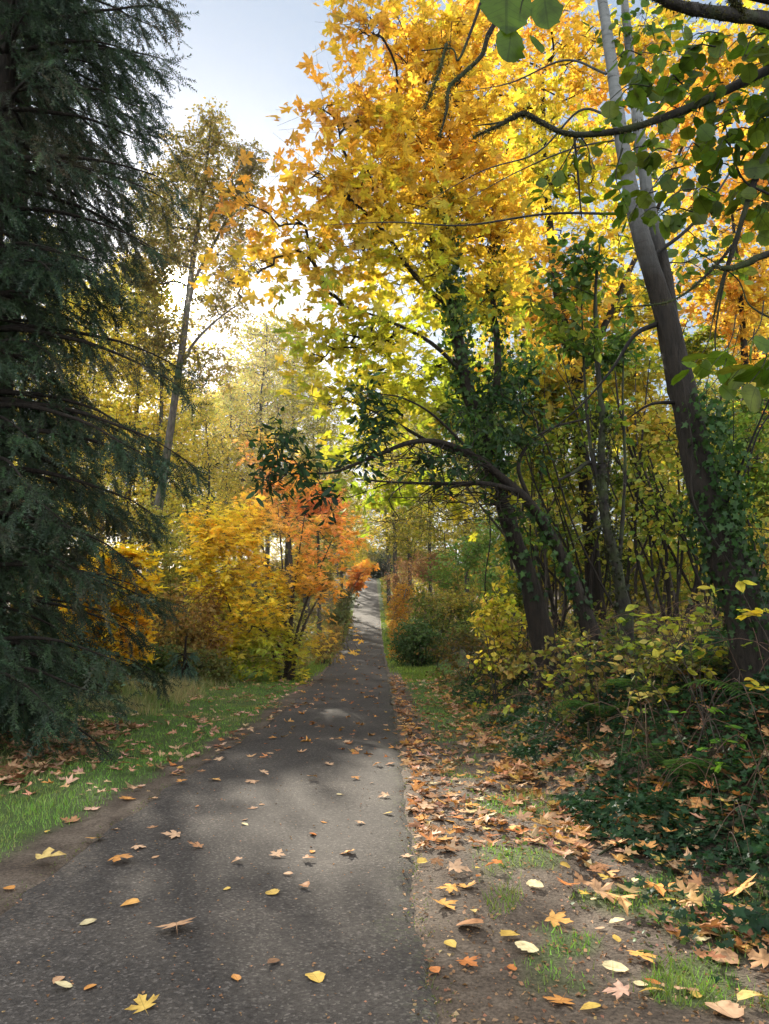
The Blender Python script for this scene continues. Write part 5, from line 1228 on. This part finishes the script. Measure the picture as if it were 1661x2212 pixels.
# crumbs: bits of twig and leaf
y = 2.9 * (9 / 2.9) ** R.uniform(0, 1, 5200); x = xr(y) + R.uniform(-.12, 2.6, len(y)); k = x < 4
P = np.stack([x, y, gz(x, y) + .006], -1)[k]; n = len(P)
bg = Bag(); leaves(bg, RHOMB, P, norm(np.array([0, 0, 1.0]) + R.normal(0, .4, (n, 3))), norm(R.normal(0, 1, (n, 3)) * [1, 1, .2]), .022 * R.uniform(.3, 1.4, n), pal_pick(P, BRN + TAN[:1], 5, 2, .3), .3, .4)
tag(bg.build('leaf_crumbs', M_DRY), 'small crumbled leaf bits on the soil beside the path', 'leaf litter', kind='stuff')
y = 2.6 * (9 / 2.6) ** R.uniform(0, 1, 900); x = xl(y) + (xr(y) - xl(y)) * R.uniform(0.02, 1, 900)
P = np.stack([x, y, gz(x, y) + .012], -1); n = len(P)
bg = Bag(); leaves(bg, RHOMB, P, norm(np.array([0, 0, 1.0]) + R.normal(0, .3, (n, 3))), norm(R.normal(0, 1, (n, 3)) * [1, 1, .1]), .014 * R.uniform(.4, 1.5, n), pal_pick(P, BRN + TAN[:1], 5, 2, .3), .3, .4)
tag(bg.build('leaf_crumbs', M_DRY), 'specks of leaf debris lying on the asphalt', 'leaf litter', kind='stuff')

# fallen branches
def fallen(name, label, pts, rad):
    P = []
    for px, py, h in pts:
        g = ground_at(px, py); P.append(g + [0, 0, h])
    bg = Bag(); tube(bg, P, rad, 8, (1.3, 1.3, 1.25), .1, 5); 
    for k in range(1, len(P) - 1): tube(bg, [P[k], P[k] + [R.normal(0, .05), .05, .05], P[k] + [R.normal(0, .1), .1, .03]], [rad[k] * .6, rad[k] * .4, .001], 5, (1.2, 1.2, 1.2), 0, 2)
    tag(bg.build(name, M_MOSSY, None, P[0], True), label, 'branch', 'fallen branches')
fallen('fallen_branch', 'lichen spotted fallen branch on the litter at the right photo edge', [(1700, 1772, .06), (1600, 1790, .05), (1520, 1822, .03), (1490, 1838, .01)], [.022, .020, .014, .006])
fallen('fallen_branch', 'thin fallen twig just below the lichen spotted branch', [(1680, 1858, .03), (1620, 1868, .02), (1580, 1876, .01)], [.009, .007, .003])
fallen('fallen_branch', 'short dark stick poking from the hole on the right verge', [(1345, 1825, .04), (1318, 1838, .02), (1290, 1848, .0)], [.010, .010, .006])

bm_ = [(-170, -22, -2), (170, -22, -2), (170, 425, -2), (-170, 425, -2), (-170, -22, 45), (170, -22, 45), (170, 425, 45), (-170, 425, 45)]
mh, nt, out = mat_new('glow_haze'); pv = N(nt, 'ShaderNodeVolumePrincipled'); pv.inputs['Density'].default_value = .00022; pv.inputs['Anisotropy'].default_value = .8; pv.inputs['Color'].default_value = (1, .98, .94, 1)  # scattering volume added to give the sun a glare-like glow
nt.links.new(pv.outputs[0], out.inputs['Volume'])
tag(build('glow_haze', bm_, [(0, 3, 2, 1), (4, 5, 6, 7), (0, 1, 5, 4), (1, 2, 6, 5), (2, 3, 7, 6), (3, 0, 4, 7)], mh), 'added thin scattering volume that makes the glow around the sun', 'glow_haze', kind='stuff')
# ================================================================== CAMERA, LIGHT, SKY
cam = bpy.data.cameras.new('camera'); co = bpy.data.objects.new('camera', cam); col.objects.link(co)
cam.sensor_fit = 'HORIZONTAL'; cam.sensor_width = 36; cam.lens = 36 * F / 1661; cam.clip_end = 2000; cam.clip_start = .05
co.location = (0, 0, CAMZ); co.rotation_euler = (math.radians(90) + PITCH, 0, 0); scene.camera = co

sun = bpy.data.lights.new('sun', 'SUN'); so = bpy.data.objects.new('sun', sun); col.objects.link(so)
sun.energy = 5.0; sun.angle = math.radians(.53); sun.color = (1, .90, .74)
so.rotation_euler = Vector([-float(a) for a in SUN]).to_track_quat('-Z', 'Y').to_euler()

w = bpy.data.worlds.new('World'); scene.world = w; w.use_nodes = True
nt = w.node_tree; nt.nodes.clear(); L = nt.links
ow = nt.nodes.new('ShaderNodeOutputWorld'); bgN = nt.nodes.new('ShaderNodeBackground'); bgN.inputs[1].default_value = .022
sky = nt.nodes.new('ShaderNodeTexSky'); sky.sky_type = 'NISHITA'; sky.sun_disc = False
sky.sun_elevation = math.asin(SUN[2]); sky.sun_rotation = math.atan2(SUN[0], SUN[1]); sky.dust_density = .7; sky.air_density = 1.0; sky.ozone_density = 1.5
tc = N(nt, 'ShaderNodeTexCoord')
L.new(sky.outputs[0], bgN.inputs[0])
# the veiled sun disc and its aureole, at infinity
dp = N(nt, 'ShaderNodeVectorMath', operation='DOT_PRODUCT'); L.new(tc.outputs['Generated'], dp.inputs[0]); dp.inputs[1].default_value = tuple(float(a) for a in SUN)
ac = N(nt, 'ShaderNodeMath', operation='ARCCOSINE'); L.new(dp.outputs['Value'], ac.inputs[0])
def glow(width, amp):
    a = N(nt, 'ShaderNodeMath', operation='DIVIDE'); L.new(ac.outputs[0], a.inputs[0]); a.inputs[1].default_value = math.radians(width)
    p = N(nt, 'ShaderNodeMath', operation='POWER'); L.new(a.outputs[0], p.inputs[0]); p.inputs[1].default_value = 2
    ng = N(nt, 'ShaderNodeMath', operation='MULTIPLY'); L.new(p.outputs[0], ng.inputs[0]); ng.inputs[1].default_value = -1
    ex = N(nt, 'ShaderNodeMath', operation='EXPONENT'); L.new(ng.outputs[0], ex.inputs[0])
    mu = N(nt, 'ShaderNodeMath', operation='MULTIPLY'); L.new(ex.outputs[0], mu.inputs[0]); mu.inputs[1].default_value = amp
    return mu
g1, g2 = glow(1.05, 25.0), glow(2.2, .5)
sm = N(nt, 'ShaderNodeMath', operation='ADD'); L.new(g1.outputs[0], sm.inputs[0]); L.new(g2.outputs[0], sm.inputs[1])
bg2 = nt.nodes.new('ShaderNodeBackground'); bg2.inputs[0].default_value = (1, .96, .88, 1); L.new(sm.outputs[0], bg2.inputs[1])
# added fill light: cloud-mottled sky brightness overhead and away from the sun
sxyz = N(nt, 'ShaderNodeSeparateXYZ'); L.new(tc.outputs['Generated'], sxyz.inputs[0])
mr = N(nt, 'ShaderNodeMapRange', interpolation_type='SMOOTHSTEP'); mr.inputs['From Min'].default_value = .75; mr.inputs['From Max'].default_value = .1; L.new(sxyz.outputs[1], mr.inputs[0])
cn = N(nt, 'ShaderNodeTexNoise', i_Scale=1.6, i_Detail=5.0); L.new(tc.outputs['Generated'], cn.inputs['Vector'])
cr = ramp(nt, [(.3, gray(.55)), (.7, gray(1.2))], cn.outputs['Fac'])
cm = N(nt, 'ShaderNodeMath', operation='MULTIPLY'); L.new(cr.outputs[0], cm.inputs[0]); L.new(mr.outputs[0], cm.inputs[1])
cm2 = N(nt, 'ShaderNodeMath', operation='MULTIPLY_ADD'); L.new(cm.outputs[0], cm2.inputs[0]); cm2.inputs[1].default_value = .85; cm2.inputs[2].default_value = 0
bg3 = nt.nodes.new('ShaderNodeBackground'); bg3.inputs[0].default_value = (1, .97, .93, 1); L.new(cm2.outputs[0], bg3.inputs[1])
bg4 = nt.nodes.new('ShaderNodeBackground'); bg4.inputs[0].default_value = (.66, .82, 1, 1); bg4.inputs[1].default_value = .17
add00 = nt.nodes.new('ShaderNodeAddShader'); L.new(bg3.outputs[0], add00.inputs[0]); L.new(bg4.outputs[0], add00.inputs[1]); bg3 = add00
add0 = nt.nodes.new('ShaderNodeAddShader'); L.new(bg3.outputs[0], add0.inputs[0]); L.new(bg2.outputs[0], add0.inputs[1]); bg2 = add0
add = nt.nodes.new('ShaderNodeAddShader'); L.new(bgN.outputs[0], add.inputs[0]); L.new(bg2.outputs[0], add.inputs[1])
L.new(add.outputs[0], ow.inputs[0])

scene.view_settings.view_transform = 'Standard'; scene.view_settings.look = 'None'; scene.view_settings.exposure = 1.52; scene.view_settings.gamma = 1
scene.render.engine = 'CYCLES'
cy = scene.cycles; cy.max_bounces = 7; cy.diffuse_bounces = 4; cy.glossy_bounces = 2; cy.transmission_bounces = 5; cy.transparent_max_bounces = 4
cy.sample_clamp_indirect = 6; cy.use_denoising = True
print('TRIS', sum(len(m_.polygons) for m_ in bpy.data.meshes), 'OBJ', len(bpy.data.objects))
